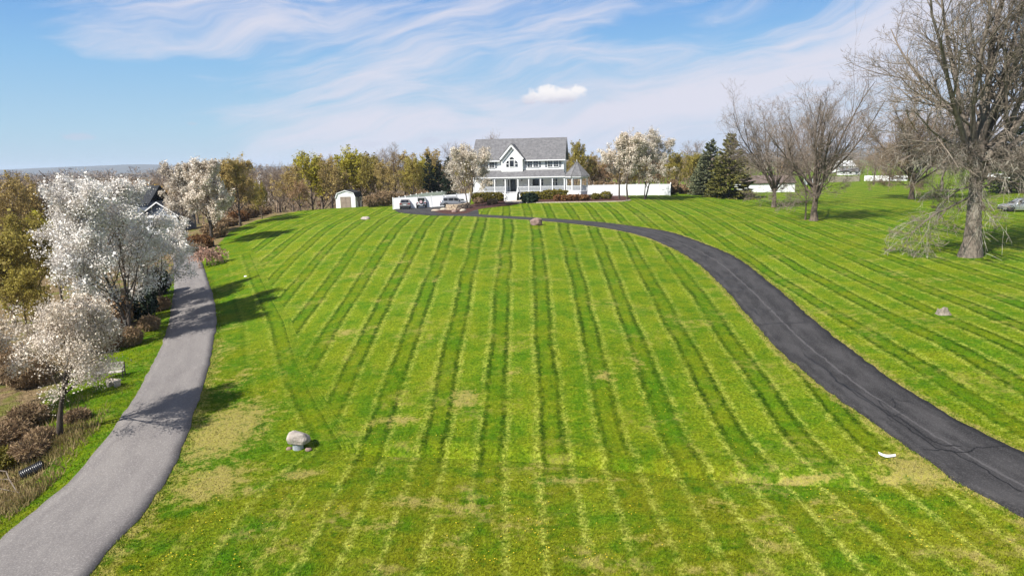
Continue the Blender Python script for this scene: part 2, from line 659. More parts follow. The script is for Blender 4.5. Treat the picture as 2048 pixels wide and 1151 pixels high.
MT['twig_grey'] = mat('grey_twigs', (0.25, 0.21, 0.165), (0.135, 0.105, 0.082), 0.9, 0.95, obj=False)
MT['twig_brown'] = mat('brown_twigs', (0.27, 0.20, 0.135), (0.16, 0.115, 0.08), 0.8, 0.95, obj=False)
MT['twig_red'] = mat('red_brown_twigs', (0.27, 0.215, 0.175), (0.16, 0.125, 0.10), 0.8, 0.95, obj=False)
MT['twig_gold'] = mat('golden_twigs', (0.34, 0.235, 0.06), (0.20, 0.135, 0.04), 0.8, 0.95, obj=False)
MT['twig_pale'] = mat('lichen_twigs', (0.40, 0.37, 0.30), (0.22, 0.19, 0.15), 1.2, 0.95, obj=False)
MT['blossom_white'] = leaf_mat('white_blossom', ((0.86, 0.83, 0.79), (0.74, 0.69, 0.64), (0.56, 0.50, 0.38)), 0.9, 0.15)
MT['blossom_pink'] = leaf_mat('pinkish_blossom', ((0.74, 0.66, 0.57), (0.58, 0.50, 0.40), (0.32, 0.25, 0.15)), 0.9, 0.15)
MT['blossom_cream'] = leaf_mat('cream_blossom', ((0.70, 0.64, 0.55), (0.52, 0.45, 0.36), (0.36, 0.27, 0.18)), 0.8, 0.15)
MT['leaf_lime'] = leaf_mat('lime_young_leaves', ((0.42, 0.39, 0.035), (0.28, 0.25, 0.025), (0.42, 0.31, 0.07)), 0.7, 0.35)
MT['leaf_olive'] = leaf_mat('olive_young_leaves', ((0.35, 0.30, 0.06), (0.23, 0.185, 0.042), (0.37, 0.27, 0.09)), 0.7, 0.35)
MT['bud_orange'] = leaf_mat('orange_brown_buds', ((0.43, 0.32, 0.12), (0.28, 0.20, 0.075), (0.40, 0.31, 0.08)), 0.7, 0.25)
MT['bud_gold'] = leaf_mat('golden_buds', ((0.58, 0.39, 0.06), (0.42, 0.27, 0.045)), 0.7, 0.25)
MT['bud_rust'] = leaf_mat('rust_buds', ((0.36, 0.23, 0.12), (0.24, 0.15, 0.08)), 0.7, 0.25)
MT['needle_dark'] = leaf_mat('dark_needles', ((0.030, 0.048, 0.026), (0.018, 0.030, 0.018)), 1.5, 0.1, vary=0.4)
MT['needle_olive'] = leaf_mat('olive_needles', ((0.175, 0.165, 0.040), (0.085, 0.090, 0.028), (0.22, 0.18, 0.05)), 0.9, 0.1)
MT['needle_blue'] = leaf_mat('blue_green_needles', ((0.19, 0.20, 0.105), (0.095, 0.115, 0.065), (0.24, 0.23, 0.12)), 0.9, 0.1)
MT['hedge'] = leaf_mat('hedge_leaves', ((0.20, 0.175, 0.020), (0.11, 0.10, 0.014), (0.22, 0.15, 0.04)), 1.1, 0.2)
MT['shrub_red'] = leaf_mat('red_shrub_leaves', ((0.14, 0.045, 0.030), (0.08, 0.025, 0.018)), 2, 0.2)
MT['shrub_rust'] = leaf_mat('rusty_shrub_leaves', ((0.24, 0.12, 0.055), (0.15, 0.07, 0.035), (0.19, 0.13, 0.03)), 2, 0.2)
MT['shrub_brown'] = leaf_mat('brown_brush', ((0.30, 0.20, 0.115), (0.18, 0.12, 0.07), (0.33, 0.25, 0.12)), 1.2, 0.15)
MT['core'] = mat('shaded_inner_twigs', (0.03, 0.024, 0.014), (0.018, 0.014, 0.009), 6, 1.0, 0.03)
MT['car_silver'] = mat('silver_paint', (0.42, 0.43, 0.45), (0.38, 0.39, 0.41), 2, 0.28, metal=0.6, spec=0.5)
MT['car_grey'] = mat('grey_paint', (0.36, 0.33, 0.32), (0.31, 0.29, 0.28), 2, 0.28, metal=0.55, spec=0.5)
MT['car_white'] = mat('white_paint', (0.78, 0.78, 0.78), (0.74, 0.74, 0.74), 2, 0.25, spec=0.5)
MT['rubber'] = mat('black_rubber', (0.015, 0.015, 0.016), (0.025, 0.025, 0.025), 9, 0.85)
MT['plastic'] = mat('black_plastic', (0.018, 0.018, 0.02), (0.028, 0.028, 0.03), 6, 0.5)
MT['rim'] = mat('alloy', (0.45, 0.45, 0.47), (0.35, 0.35, 0.37), 5, 0.35, metal=0.8)
MT['lamp_red'] = mat('red_lens', (0.30, 0.02, 0.025), (0.22, 0.015, 0.02), 6, 0.2, spec=0.5)
MT['plate'] = mat('plate_white', (0.7, 0.72, 0.75), (0.6, 0.62, 0.66), 6, 0.4)
MT['metal_galv'] = mat('galvanised_steel', (0.62, 0.64, 0.68), (0.5, 0.52, 0.56), 5, 0.45, metal=0.25)
MT['iron'] = mat('dark_iron', (0.035, 0.03, 0.028), (0.06, 0.05, 0.045), 9, 0.6)
MT['bench_white'] = mat('weathered_bench_paint', (0.50, 0.46, 0.42), (0.30, 0.26, 0.23), 9, 0.75)
MT['blue_siding'] = siding_mat('blue_grey_siding', (0.085, 0.105, 0.145))
MT['tan_wood'] = mat('brown_door_boards', (0.30, 0.235, 0.19), (0.24, 0.185, 0.15), 4, 0.75, stretch=(1, 1, 0.3))
MT['dead_wood'] = mat('bleached_wood', (0.55, 0.50, 0.44), (0.38, 0.33, 0.28), 6, 0.9, 0.01)
MT['green_cart'] = mat('green_paint', (0.02, 0.14, 0.07), (0.015, 0.10, 0.05), 5, 0.5)
MT['brass'] = mat('lantern_metal', (0.05, 0.045, 0.035), (0.03, 0.028, 0.022), 5, 0.5)


# ------------------------------------------------------------------ driveways traced on the ground
def smooth_line(pts, n):
    pts = np.array(pts, float)
    d = np.r_[0, np.cumsum(np.linalg.norm(np.diff(pts, axis=0), axis=1))]
    q = np.linspace(0, d[-1], n)
    k = np.clip(np.searchsorted(d, q, side='right') - 1, 0, len(pts) - 2)
    seg = np.diff(pts, axis=0) / np.diff(d)[:, None]
    tg = np.empty_like(pts)
    tg[1:-1] = 0.5 * (seg[1:] + seg[:-1])
    tg[0], tg[-1] = seg[0], seg[-1]
    L_ = (d[k + 1] - d[k])[:, None]
    t = (q - d[k])[:, None] / L_
    h00, h10, h01, h11 = 2 * t ** 3 - 3 * t ** 2 + 1, t ** 3 - 2 * t ** 2 + t, -2 * t ** 3 + 3 * t ** 2, t ** 3 - t ** 2
    return h00 * pts[k] + h10 * L_ * tg[k] + h01 * pts[k + 1] + h11 * L_ * tg[k + 1], q


def on_ground(pxs):
    return [tuple(at(*p)[:2]) for p in pxs]


LD_R = on_ground([(175, 1151), (225, 1090), (290, 1020), (345, 935), (385, 840), (410, 760), (425, 690), (433, 640), (428, 600), (416, 560), (406, 530), (396, 505), (385, 485)])
LD_L = on_ground([(-72, 1151), (-8, 1087), (60, 1030), (130, 972), (190, 905), (250, 822), (297, 745), (320, 700), (334, 660), (342, 620), (347, 585), (348, 550), (346, 520), (340, 500), (325, 482)])
LD_R = [(LD_R[0][0] + 1.2, 4.0)] + LD_R
LD_L = [(LD_L[0][0] + 0.2, 4.0)] + LD_L
RD_L = on_ground([(2048, 1034), (1970, 993), (1893, 951), (1840, 912.6), (1797, 882), (1729, 832.5), (1658.5, 783), (1603, 738), (1567.6, 707.4), (1537, 679), (1517, 654.6), (1487, 621), (1457, 586), (1434, 562), (1405.6, 534.6), (1379, 516), (1350, 499), (1300, 477), (1286, 472.6), (1239.6, 461), (1198, 454), (1158, 448.5), (1099, 443), (1050, 439), (1000, 436), (940, 432.5), (880, 430)])
RD_R = on_ground([(2048, 906), (1963, 866), (1908, 834), (1846.5, 798.6), (1791, 765), (1748, 735), (1693, 693), (1660, 668), (1631, 643.6), (1603, 619), (1578, 597), (1548, 572), (1529, 556.6), (1498, 532.4), (1463, 510.4), (1423, 492.8), (1388, 479.6), (1344, 465.3), (1320, 460), (1264, 451.8), (1231, 447.8), (1187, 443), (1132, 439), (1083, 436), (1040, 433.4), (1000, 431.3), (940, 428), (880, 425.5)])
RD_L = [(RD_L[0][0] + 0.6, 6.0)] + RD_L
RD_R = [(RD_R[0][0] + 0.2, 6.0)] + RD_R


def strip(name, EL, ER, n, m_, mat_, lift):
    A, qa = smooth_line(EL, n)
    B, _ = smooth_line(ER, n)
    tt = np.linspace(0, 1, m_)
    rng = np.random.default_rng(5)
    jit = np.convolve(rng.normal(0, 1, n + 8), np.ones(2) / 2, 'same')[4:4 + n, None] * 0.075
    nrm = (B - A) / (np.linalg.norm(B - A, axis=1, keepdims=True) + 1e-9)
    A = A + nrm * jit
    B = B - nrm * np.roll(jit, 7, 0)
    G = A[:, None] * (1 - tt)[None, :, None] + B[:, None] * tt[None, :, None]
    z = H(G[..., 0], G[..., 1]) + lift
    V = np.concatenate([G, z[..., None]], -1)
    # little side faces down into the ground
    V = np.concatenate([V[:, :1] - [0, 0, 0.12], V, V[:, -1:] - [0, 0, 0.12]], 1)
    mm = m_ + 2
    idx = np.arange(n * mm).reshape(n, mm)
    Q = np.stack([idx[:-1, :-1], idx[:-1, 1:], idx[1:, 1:], idx[1:, :-1]], -1).reshape(-1, 4)
    ac = np.broadcast_to(np.r_[0, tt, 1][None], (n, mm))
    al = np.broadcast_to(qa[:, None], (n, mm))
    me = np_mesh(name, V, [Q], {'across': ac, 'along': al})
    o = link(name, me, mat_, None, True)
    tag(o, kind='structure')
    return o, A, B


def asphalt_mat(name, base, worn, dark, tracks, joint):
    m, t, b = new_mat(name)
    ac, al = t.attr('across'), t.attr('along')
    p = t.pos()
    wob = t.m('MULTIPLY', t.m('SUBTRACT', t.noise(p, 0.5, 2.0), 0.5), 0.12)
    a = t.m('ADD', ac, wob)
    uv = t.comb(t.m('MULTIPLY', a, 4.0), t.m('MULTIPLY', al, 0.28), 0)
    n1 = t.noise(uv, 1.3, 5.0, 0.6)
    n2 = t.noise(p, 16.0, 4.0, 0.7)
    n3 = t.noise(p, 0.25, 3.0)
    col = t.mix(t.ss(n1, 0.35, 0.72), base, worn)
    tr = None
    for c_, w_ in tracks:
        x = t.ss(t.m('ABSOLUTE', t.m('SUBTRACT', a, c_)), w_, w_ * 0.2)
        tr = x if tr is None else t.m('MAXIMUM', tr, x)
    col = t.mix(t.m('MULTIPLY', tr, t.ss(n1, 0.2, 0.8, 0.15, 0.75)), col, worn)
    edge = t.ss(t.m('ABSOLUTE', t.m('SUBTRACT', a, 0.5)), 0.40, 0.5)
    col = t.mix(t.m('MULTIPLY', edge, 0.55), col, dark)
    col = t.mix(t.m('MULTIPLY', t.ss(n3, 0.5, 0.7), 0.35), col, worn)
    if joint:
        j = t.ss(t.m('ABSOLUTE', t.m('SUBTRACT', t.m('ADD', ac, t.m('MULTIPLY', t.m('SUBTRACT', t.noise(p, 1.6, 3.0), 0.5), 0.04)), joint)), 0.022, 0.008)
        col = t.mix(t.m('MULTIPLY', j, t.ss(n2, 0.3, 0.6, 0.25, 0.8)), col, tuple(k * 1.9 for k in worn))
    col = t.mix(t.m('MULTIPLY', t.ss(n2, 0.46, 0.72), 0.60), col, tuple(k * 2.0 for k in worn))
    t.put(b.inputs['Base Color'], col)
    b.inputs['Roughness'].default_value = 0.9
    b.inputs['Specular IOR Level'].default_value = 0.25
    bn = t.n.new('ShaderNodeBump')
    bn.inputs['Distance'].default_value = 0.02
    t.put(bn.inputs['Height'], n2)
    t.l.new(bn.outputs[0], b.inputs['Normal'])
    return m


MT['asphalt_old'] = asphalt_mat('worn_grey_asphalt', (0.135, 0.122, 0.117), (0.175, 0.160, 0.150), (0.095, 0.085, 0.080), ((0.27, 0.13), (0.72, 0.13)), 0)
MT['asphalt_black'] = asphalt_mat('sealed_black_asphalt', (0.017, 0.016, 0.0165), (0.050, 0.047, 0.047), (0.005, 0.005, 0.005), ((0.25, 0.10), (0.73, 0.14)), 0.47)
MT['seal'] = mat('crack_sealer', (0.004, 0.004, 0.004), (0.007, 0.007, 0.007), 8, 0.5, obj=False)

left_drive, LA, LB = strip('left_driveway', LD_L, LD_R, 220, 9, MT['asphalt_old'], 0.035)
right_drive, RA, RB = strip('right_driveway', RD_L, RD_R, 320, 9, MT['asphalt_black'], 0.035)
PK_F = on_ground([(789, 419.5), (808, 418), (835, 416.5), (865, 414.5), (893, 413), (925, 412), (955, 413)])
PK_N = on_ground([(796, 424.5), (815, 427), (840, 429.2), (866, 431), (893, 431.5), (925, 431.5), (958, 430.5)])
parking, _, _ = strip('parking_court', PK_N, PK_F, 50, 8, MT['asphalt_black'], 0.031)
AP_L = on_ground([(300, 472), (318, 480), (345, 495), (348, 508)])
AP_R = on_ground([(362, 468), (375, 475), (388, 488), (397, 508)])
apron, _, _ = strip('garage_apron', AP_L, AP_R, 30, 6, MT['asphalt_old'], 0.031)

# crack sealing on the black driveway
def dr(a, k):
    """a across 0..1, k index along"""
    k = min(max(k, 0), len(RA) - 1.001)
    i = int(k)
    f = k - i
    A_ = RA[i] * (1 - f) + RA[i + 1] * f
    B_ = RB[i] * (1 - f) + RB[i + 1] * f
    return A_ * (1 - a) + B_ * a


def k_at(py_target):
    """index along where the left edge shows at a photo row"""
    best, bi = 1e9, 0
    for i in range(len(RA)):
        x, y = RA[i]
        z = float(ZRA[i])
        dz = z - CZ
        dep = y * ct - dz * st
        if dep < 1:
            continue
        v2 = F * (y * st + dz * ct) / dep
        u2 = F * x / dep
        py = 575.5 - (v2 * cr + u2 * sr)
        if abs(py - py_target) < best:
            best, bi = abs(py - py_target), i
    return bi


ZRA = H(RA[:, 0], RA[:, 1])
rngc = np.random.default_rng(3)
K960, K800, K640, K520, K480 = (k_at(q) for q in (985, 800, 640, 520, 480))


def crack(pts, w):
    P, _ = smooth_line(pts, max(6, len(pts) * 5))
    P = P + rngc.normal(0, 0.03, P.shape)
    T = np.gradient(P, axis=0)
    T /= np.linalg.norm(T, axis=1, keepdims=True) + 1e-9
    N_ = np.stack([-T[:, 1], T[:, 0]], 1) * (w * rngc.uniform(0.6, 1.2, (len(P), 1)))
    V = np.concatenate([np.c_[P - N_, H(*(P - N_).T) + 0.041], np.c_[P + N_, H(*(P + N_).T) + 0.041]])
    n = len(P)
    i = np.arange(n - 1)
    me = np_mesh('crack_seal', V, [np.stack([i, i + 1, i + 1 + n, i + n], 1)])
    return link('crack_seal', me, MT['seal'], right_drive)


for w_, line in (
        (0.035, ((1604, 706), (1625, 722), (1650, 738), (1682, 768), (1715, 786), (1745, 806), (1800, 838), (1850, 873), (1880, 889), (1922, 894))),
        (0.030, ((1686, 768), (1720, 795), (1762, 820), (1810, 853), (1850, 880), (1880, 899), (1905, 902), (1922, 915), (1955, 930), (1990, 954), (2040, 985))),
        (0.030, ((1848, 900), (1880, 901), (1905, 904), (1935, 905), (1950, 897), (1985, 895), (2012, 893))),
        (0.035, ((1518, 651), (1540, 648), (1570, 647), (1600, 646), (1630, 645))),
        (0.030, ((1490, 621), (1505, 619), (1512, 626), (1518, 632))),
        (0.030, ((1464, 571), (1480, 574), (1500, 572), (1525, 573), (1548, 572))),
        (0.030, ((1458, 585), (1475, 584), (1488, 580), (1468, 574))),
        (0.030, ((1435, 560), (1450, 557), (1467, 556), (1472, 561))),
        (0.030, ((1410, 515), (1422, 513), (1440, 512), (1455, 512))),
        (0.022, ((1368, 481), (1395, 493), (1420, 506), (1440, 515), (1455, 527), (1472, 537), (1475, 542), (1471, 546))),
        (0.015, ((1620, 716), (1640, 728), (1655, 738)))):
    crack([tuple(at(*q_)[:2]) for q_ in line], w_)
for j in range(9):
    k0 = rngc.uniform(K960 - 20, K480 + 30)
    a0_ = rngc.uniform(0.08, 0.9)
    n_ = int(rngc.integers(4, 8))
    if j % 2:
        pts_ = [dr(min(max(a0_ + rngc.normal(0, 0.05), 0.03), 0.97), k0 + q * 3.0) for q in range(n_)]
    else:
        pts_ = [dr(min(max(a0_ + (q - 2) * 0.07, 0.02), 0.98), k0 + rngc.normal(0, 0.8)) for q in range(n_)]
    crack(pts_, rngc.uniform(0.010, 0.020))

# ------------------------------------------------------------------ the ground sheet
def axis(lo, hi, fine, step, far, g=1.12):
    a = list(np.arange(lo, hi + 1e-6, step))
    s_ = step
    x = lo
    L_ = []
    while x > -far:
        s_ *= g
        x -= s_
        L_.append(x)
    s_ = step
    x = hi
    Rr = []
    while x < far:
        s_ *= g
        x += s_
        Rr.append(x)
    return np.array(L_[::-1] + a + Rr)


gx = axis(-46, 52, 0, 0.45, 9000, 1.13)
_ys = [-40, -25, -14, -5, 2, 6, 9]
y_ = 10.5
while y_ < 9500:
    _ys.append(y_)
    y_ += 0.11 if 22.5 < y_ < 29.5 else 0.30 if y_ < 36 else (0.45 if y_ < 70 else (0.7 if y_ < 145 else (y_ - 145) * 0.07 + 0.8))
gy = np.array(_ys)
GX, GY = np.meshgrid(gx, gy)
GZ = H(GX, GY)

LAWN_EDGE = on_ground([(385, 560), (430, 505), (470, 462), (520, 440), (600, 423), (660, 415)])   # wood edge, left of the lawn


def masks(x, y):
    """tan: dry patches; wild: leaf litter and weeds; stripe: mowing coordinate"""
    tan_ = np.zeros(np.shape(x))
    for px, py, rx, ry, k in ((450, 860, 2.0, 4.2, 1.0), (425, 965, 1.7, 1.9, .95), (475, 760, 1.0, 3.2, .55), (690, 665, .9, .9, .9), (740, 655, .7, .7, .6), (930, 795, .9, 1.6, .8), (1205, 750, .7, 1.0, .7), (790, 840, 1.5, .7, .75), (600, 948, .9, .5, .9), (560, 1100, 1.1, .8, .5),
                              (830, 1005, 1.4, .7, .7), (900, 1090, .8, .8, .6), (760, 1050, 1.0, .6, .6), (1150, 960, 2.4, .5, .6), (1830, 935, 1.2, 1.6, 1.0), (1790, 965, .9, .5, .9), (1600, 962, 1.6, .22, 1.0), (1540, 1090, .9, .9, .6), (1640, 1000, 1.1, .6, .5), (720, 550, 3.0, 2.2, .45),
                              (520, 700, .8, 1.0, .5), (800, 525, 2.2, 1.6, .5), (1440, 1010, 1.2, .8, .5), (1850, 560, 3.0, 2.0, .4), (1030, 1045, 1.4, .6, .5), (700, 420, 3, 1.5, .5), (760, 600, 1.3, 1.0, .5), (1270, 720, .7, 2.0, .5), (1345, 640, .7, 2.0, .4), (1030, 745, .5, .4, .8), (470, 650, 1.0, 2.0, .45),
                              (1300, 1080, 1.2, .7, .45), (1400, 1140, 1.0, .6, .5), (600, 560, 1.2, 2.2, .4), (540, 560, .7, 1.5, .4), (640, 505, 1.5, 2.5, .45), (870, 560, 1.0, 2.0, .45)):
        c = at(px, py)
        tan_ = np.maximum(tan_, k * np.exp(-(((x - c[0]) / rx) ** 2 + ((y - c[1]) / ry) ** 2)))
    dl, sl = seg_dist(x, y, [tuple(p) for p in LB[::4]])
    tan_ = np.maximum(tan_, 0.62 * np.exp(-(dl / 1.1) ** 2) * (y < 46))
    for E_ in (RA, RB):
        d_, s_ = seg_dist(x, y, [tuple(p) for p in E_[::5]])
        tan_ = np.maximum(tan_, 0.85 * np.exp(-(d_ / 0.45) ** 2))
    # left of the old driveway: litter and brush, with a mown verge
    d2, s2 = seg_dist(x, y, [tuple(p) for p in LA[::4]])
    leftside = np.where(s2 > 0, d2, -d2)
    verge = np.interp(y, [0, 22, 28, 34, 40, 50, 60], [2.2, 2.2, 1.6, 5.2, 4.4, 1.8, 1.0])
    wild = sstep(leftside, verge - 0.3, verge + 0.8)
    de, se = seg_dist(x, y, LAWN_EDGE)
    w2 = np.where(se > 0, 1, 0) * sstep(de, 0.0, 1.6) * (x < -20)
    wild = np.maximum(wild, w2 * (y > 75))
    fx = np.interp(x, [-60, -24, -16, 0, 22, 40], [128, 133, 136, 146, 150, 160])
    wild = np.maximum(wild, sstep(y, fx, fx + 3) * (x < 40))
    dr2, sr2 = seg_dist(x, y, [tuple(p) for p in RB[::5]])
    yc = np.clip(y, 28, 100) - 40
    u = np.where(sr2 > 0, (x + 3) / (1 + 0.0055 * yc), (x + 3) / (1 + 0.0022 * yc))
    return tan_, wild, u, leftside


TAN, WILD, UU, LEFTS = masks(GX, GY)
nx, ny = len(gx), len(gy)
idx = np.arange(nx * ny).reshape(ny, nx)
GQ = np.stack([idx[:-1, :-1], idx[:-1, 1:], idx[1:, 1:], idx[1:, :-1]], -1).reshape(-1, 4)
TURN = on_ground([(505, 505), (530, 560), (575, 640), (600, 720), (640, 800), (690, 880), (700, 905), (610, 960), (540, 1060), (490, 1151)])


def turn_mask(x, y):
    d_, s_ = seg_dist(x, y, TURN)
    return np.where(s_ > 0, -d_, d_)


TM = turn_mask(GX, GY)


def grass_mat(name, blades=False):
    m, t, b = new_mat(name)
    p = t.pos()
    tan_, wild, u, turn = t.attr('tan'), t.attr('wild'), t.attr('stripe'), t.attr('turn')
    y = t.sep(p)[1]
    wv = t.m('MULTIPLY', t.m('SUBTRACT', t.noise(t.v('MULTIPLY', p, (0.16, 0.07, 0.0)), 1.0, 2.0), 0.5), 0.75)
    wf = t.m('MULTIPLY', t.m('SUBTRACT', t.noise(p, 2.6, 5.0, 0.68), 0.5), 0.60)
    uu = t.m('ADD', u, t.m('ADD', wv, wf))
    # near the left rim the mower went round along the edge
    rim = t.ss(turn, -0.3, 0.3)
    uu2 = t.m('ADD', turn, t.m('ADD', wf, 4.2))
    um = t.m('ADD', t.m('MULTIPLY', uu, t.m('SUBTRACT', 1.0, rim)), t.m('MULTIPLY', uu2, rim))
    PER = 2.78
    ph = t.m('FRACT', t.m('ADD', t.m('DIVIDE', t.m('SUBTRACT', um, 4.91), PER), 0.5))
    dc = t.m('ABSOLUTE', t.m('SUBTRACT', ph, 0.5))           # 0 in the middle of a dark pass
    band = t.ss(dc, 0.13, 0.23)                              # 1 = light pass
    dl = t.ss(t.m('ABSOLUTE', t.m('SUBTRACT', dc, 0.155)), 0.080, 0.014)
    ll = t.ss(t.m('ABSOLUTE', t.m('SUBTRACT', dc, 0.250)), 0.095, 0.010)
    n05 = t.noise(p, 0.13, 3.0)
    n1 = t.noise(p, 0.50, 4.0)
    n2 = t.noise(p, 2.2, 4.0, 0.65)
    n3 = t.noise(p, 8.0, 4.0, 0.7)
    n4 = t.noise(p, 30.0, 3.0, 0.7)
    near = t.ss(t.m('ADD', y, t.m('MULTIPLY', t.m('SUBTRACT', n1, 0.5), 5.0)), 28.5, 23.5)
    amt = t.m('MULTIPLY', t.ss(n05, 0.36, 0.58, 0.55, 1.0), t.m('SUBTRACT', 1.0, t.m('MULTIPLY', near, 0.25)))
    amt = t.m('MULTIPLY', amt, t.ss(turn, 1.2, 4.5, 1.0, 0.12))
    amt = t.m('MULTIPLY', amt, t.m('SUBTRACT', 1.0, t.m('MULTIPLY', rim, 0.3)))
    amd = t.m('MULTIPLY', amt, t.m('SUBTRACT', 1.0, t.m('MULTIPLY', near, 0.75)))
    amd = t.m('MULTIPLY', amd, t.ss(n1, 0.30, 0.5, 0.45, 1.0))
    col = t.mix(t.ss(n1, 0.32, 0.68), (0.060, 0.140, 0.0035), (0.125, 0.165, 0.0045))
    col = t.mix(t.m('MULTIPLY', near, t.m('MULTIPLY', t.ss(n1, 0.30, 0.58), 0.65)), col, (0.150, 0.148, 0.007))
    col = t.mix(t.m('MULTIPLY', t.ss(n05, 0.50, 0.66), 0.55), col, (0.050, 0.150, 0.0040))
    col = t.mix(t.m('MULTIPLY', t.ss(n2, 0.50, 0.75), 0.85), col, (0.180, 0.205, 0.010))
    col = t.mix(t.m('MULTIPLY', t.ss(n2, 0.48, 0.30), 0.85), col, (0.036, 0.098, 0.003))
    br = t.ss(n3, 0.38, 0.64)
    patch = t.ss(n1, 0.36, 0.60, 0.35, 1.0)
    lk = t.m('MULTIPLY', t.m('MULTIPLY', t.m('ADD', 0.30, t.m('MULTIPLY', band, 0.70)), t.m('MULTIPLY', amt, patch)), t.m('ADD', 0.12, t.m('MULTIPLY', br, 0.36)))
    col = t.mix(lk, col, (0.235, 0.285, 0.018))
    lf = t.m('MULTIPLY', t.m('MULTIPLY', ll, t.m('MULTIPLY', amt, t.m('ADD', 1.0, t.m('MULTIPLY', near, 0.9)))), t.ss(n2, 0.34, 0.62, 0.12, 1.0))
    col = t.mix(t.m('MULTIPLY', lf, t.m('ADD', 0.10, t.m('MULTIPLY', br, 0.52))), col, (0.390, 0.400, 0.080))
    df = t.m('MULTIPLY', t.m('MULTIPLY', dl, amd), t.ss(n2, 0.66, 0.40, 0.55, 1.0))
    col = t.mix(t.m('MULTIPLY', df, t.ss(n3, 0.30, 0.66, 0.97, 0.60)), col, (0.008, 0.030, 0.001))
    # dry grass, broken up by clumps
    tn = t.m('ADD', tan_, t.m('MULTIPLY', t.m('SUBTRACT', n2, 0.5), 1.7))
    tn = t.m('ADD', tn, t.m('MULTIPLY', t.m('SUBTRACT', n3, 0.5), 1.3))
    wide = t.m('MULTIPLY', t.ss(t.noise(p, 0.30, 5.0, 0.62), 0.52, 0.68), t.ss(n2, 0.42, 0.60))
    tk = t.m('MAXIMUM', t.ss(tn, 0.30, 0.82), t.m('MULTIPLY', wide, t.m('ADD', 0.45, t.m('MULTIPLY', near, 0.55))))
    dry = t.mix(t.ss(n3, 0.35, 0.65), (0.390, 0.315, 0.110), (0.240, 0.210, 0.045))
    col = t.mix(t.m('MULTIPLY', tk, 0.85), col, dry)
    # leaf litter and rough ground
    lit = t.mix(t.ss(n2, 0.3, 0.7), (0.26, 0.185, 0.10), (0.12, 0.085, 0.045))
    lit = t.mix(t.m('MULTIPLY', t.ss(n1, 0.48, 0.62), 0.75), lit, (0.115, 0.135, 0.018))
    wk = t.ss(t.m('ADD', wild, t.m('MULTIPLY', t.m('SUBTRACT', n2, 0.5), 0.7)), 0.35, 0.65)
    col = t.mix(wk, col, lit)
    # random blade-sized tone variation
    hv = t.n.new('ShaderNodeHueSaturation')
    t.put(hv.inputs['Color'], col)
    val = t.m('ADD', t.m('MULTIPLY', t.ss(n4, 0.30, 0.70), 0.50), t.m('MULTIPLY', t.ss(n3, 0.30, 0.70), 0.50))
    t.put(hv.inputs['Value'], t.m('ADD', 0.40, t.m('MULTIPLY', val, 1.12)))
    t.put(b.inputs['Base Color'], hv.outputs[0])
    b.inputs['Roughness'].default_value = 0.85
    b.inputs['Specular IOR Level'].default_value = 0.04
    if not blades:
        bn = t.n.new('ShaderNodeBump')
        bn.inputs['Strength'].default_value = 0.9
        bn.inputs['Distance'].default_value = 0.07
        t.put(bn.inputs['Height'], t.m('ADD', t.m('MULTIPLY', n3, 1.0), t.m('MULTIPLY', n4, 0.45)))
        t.l.new(bn.outputs[0], b.inputs['Normal'])
    return m


MT['grass'] = grass_mat('mown_grass')
MT['grass_blade'] = grass_mat('grass_blades', True)
ground = link('lawn', np_mesh('lawn', np.stack([GX, GY, GZ], -1), [GQ], {'tan': TAN, 'wild': WILD, 'stripe': UU, 'turn': TM}), MT['grass'], None, True)
tag(ground, kind='structure')


rgb_ = np.random.default_rng(12)
nb = 270000
bd_ = 17.0 + 33.0 * rgb_.uniform(0, 1, nb) ** 1.35
bx = rgb_.uniform(-0.80, 0.80, nb) * (bd_ + 2)
keep = np.ones(nb, bool)
for E1, E2 in ((LA, LB), (RA, RB)):
    da_, sa_ = seg_dist(bx, bd_, [tuple(p) for p in E1[::6]])
    db_, sb_ = seg_dist(bx, bd_, [tuple(p) for p in E2[::6]])
    keep &= ~((sa_ < 0) & (sb_ > 0)) & (da_ > 0.05) & (db_ > 0.05)
keep &= rgb_.uniform(0, 1, nb) < sstep(bd_, 50, 34)
bx, bd_ = bx[keep], bd_[keep]
bt, bw_, bu, _ = masks(bx, bd_)
btm = turn_mask(bx, bd_)
nb = len(bx)
base_ = np.c_[bx, bd_, H(bx, bd_) - 0.005]
lean_ = np.c_[rgb_.normal(0, 1, (nb, 2)), np.zeros(nb)]
lean_ /= np.linalg.norm(lean_, axis=1, keepdims=True)
dirb = lean_ * rgb_.uniform(0.35, 1.0, (nb, 1)) + [0, 0, 0.55]
dirb /= np.linalg.norm(dirb, axis=1, keepdims=True)
sdb = np.cross(dirb, [0, 0, 1.0])
sdb /= np.linalg.norm(sdb, axis=1, keepdims=True)
hb = rgb_.uniform(0.05, 0.11, (nb, 1))
Vb = np.stack([base_ - sdb * 0.018, base_ + sdb * 0.018, base_ + dirb * hb], 1).reshape(-1, 3)
tag(link('grass', np_mesh('grass', Vb, [np.arange(3 * nb).reshape(nb, 3)], {'tan': np.repeat(bt, 3), 'wild': np.repeat(bw_, 3), 'stripe': np.repeat(bu, 3), 'turn': np.repeat(btm, 3)}), MT['grass_blade']), 'mown grass blades of the near lawn', 'grass', None, 'stuff')


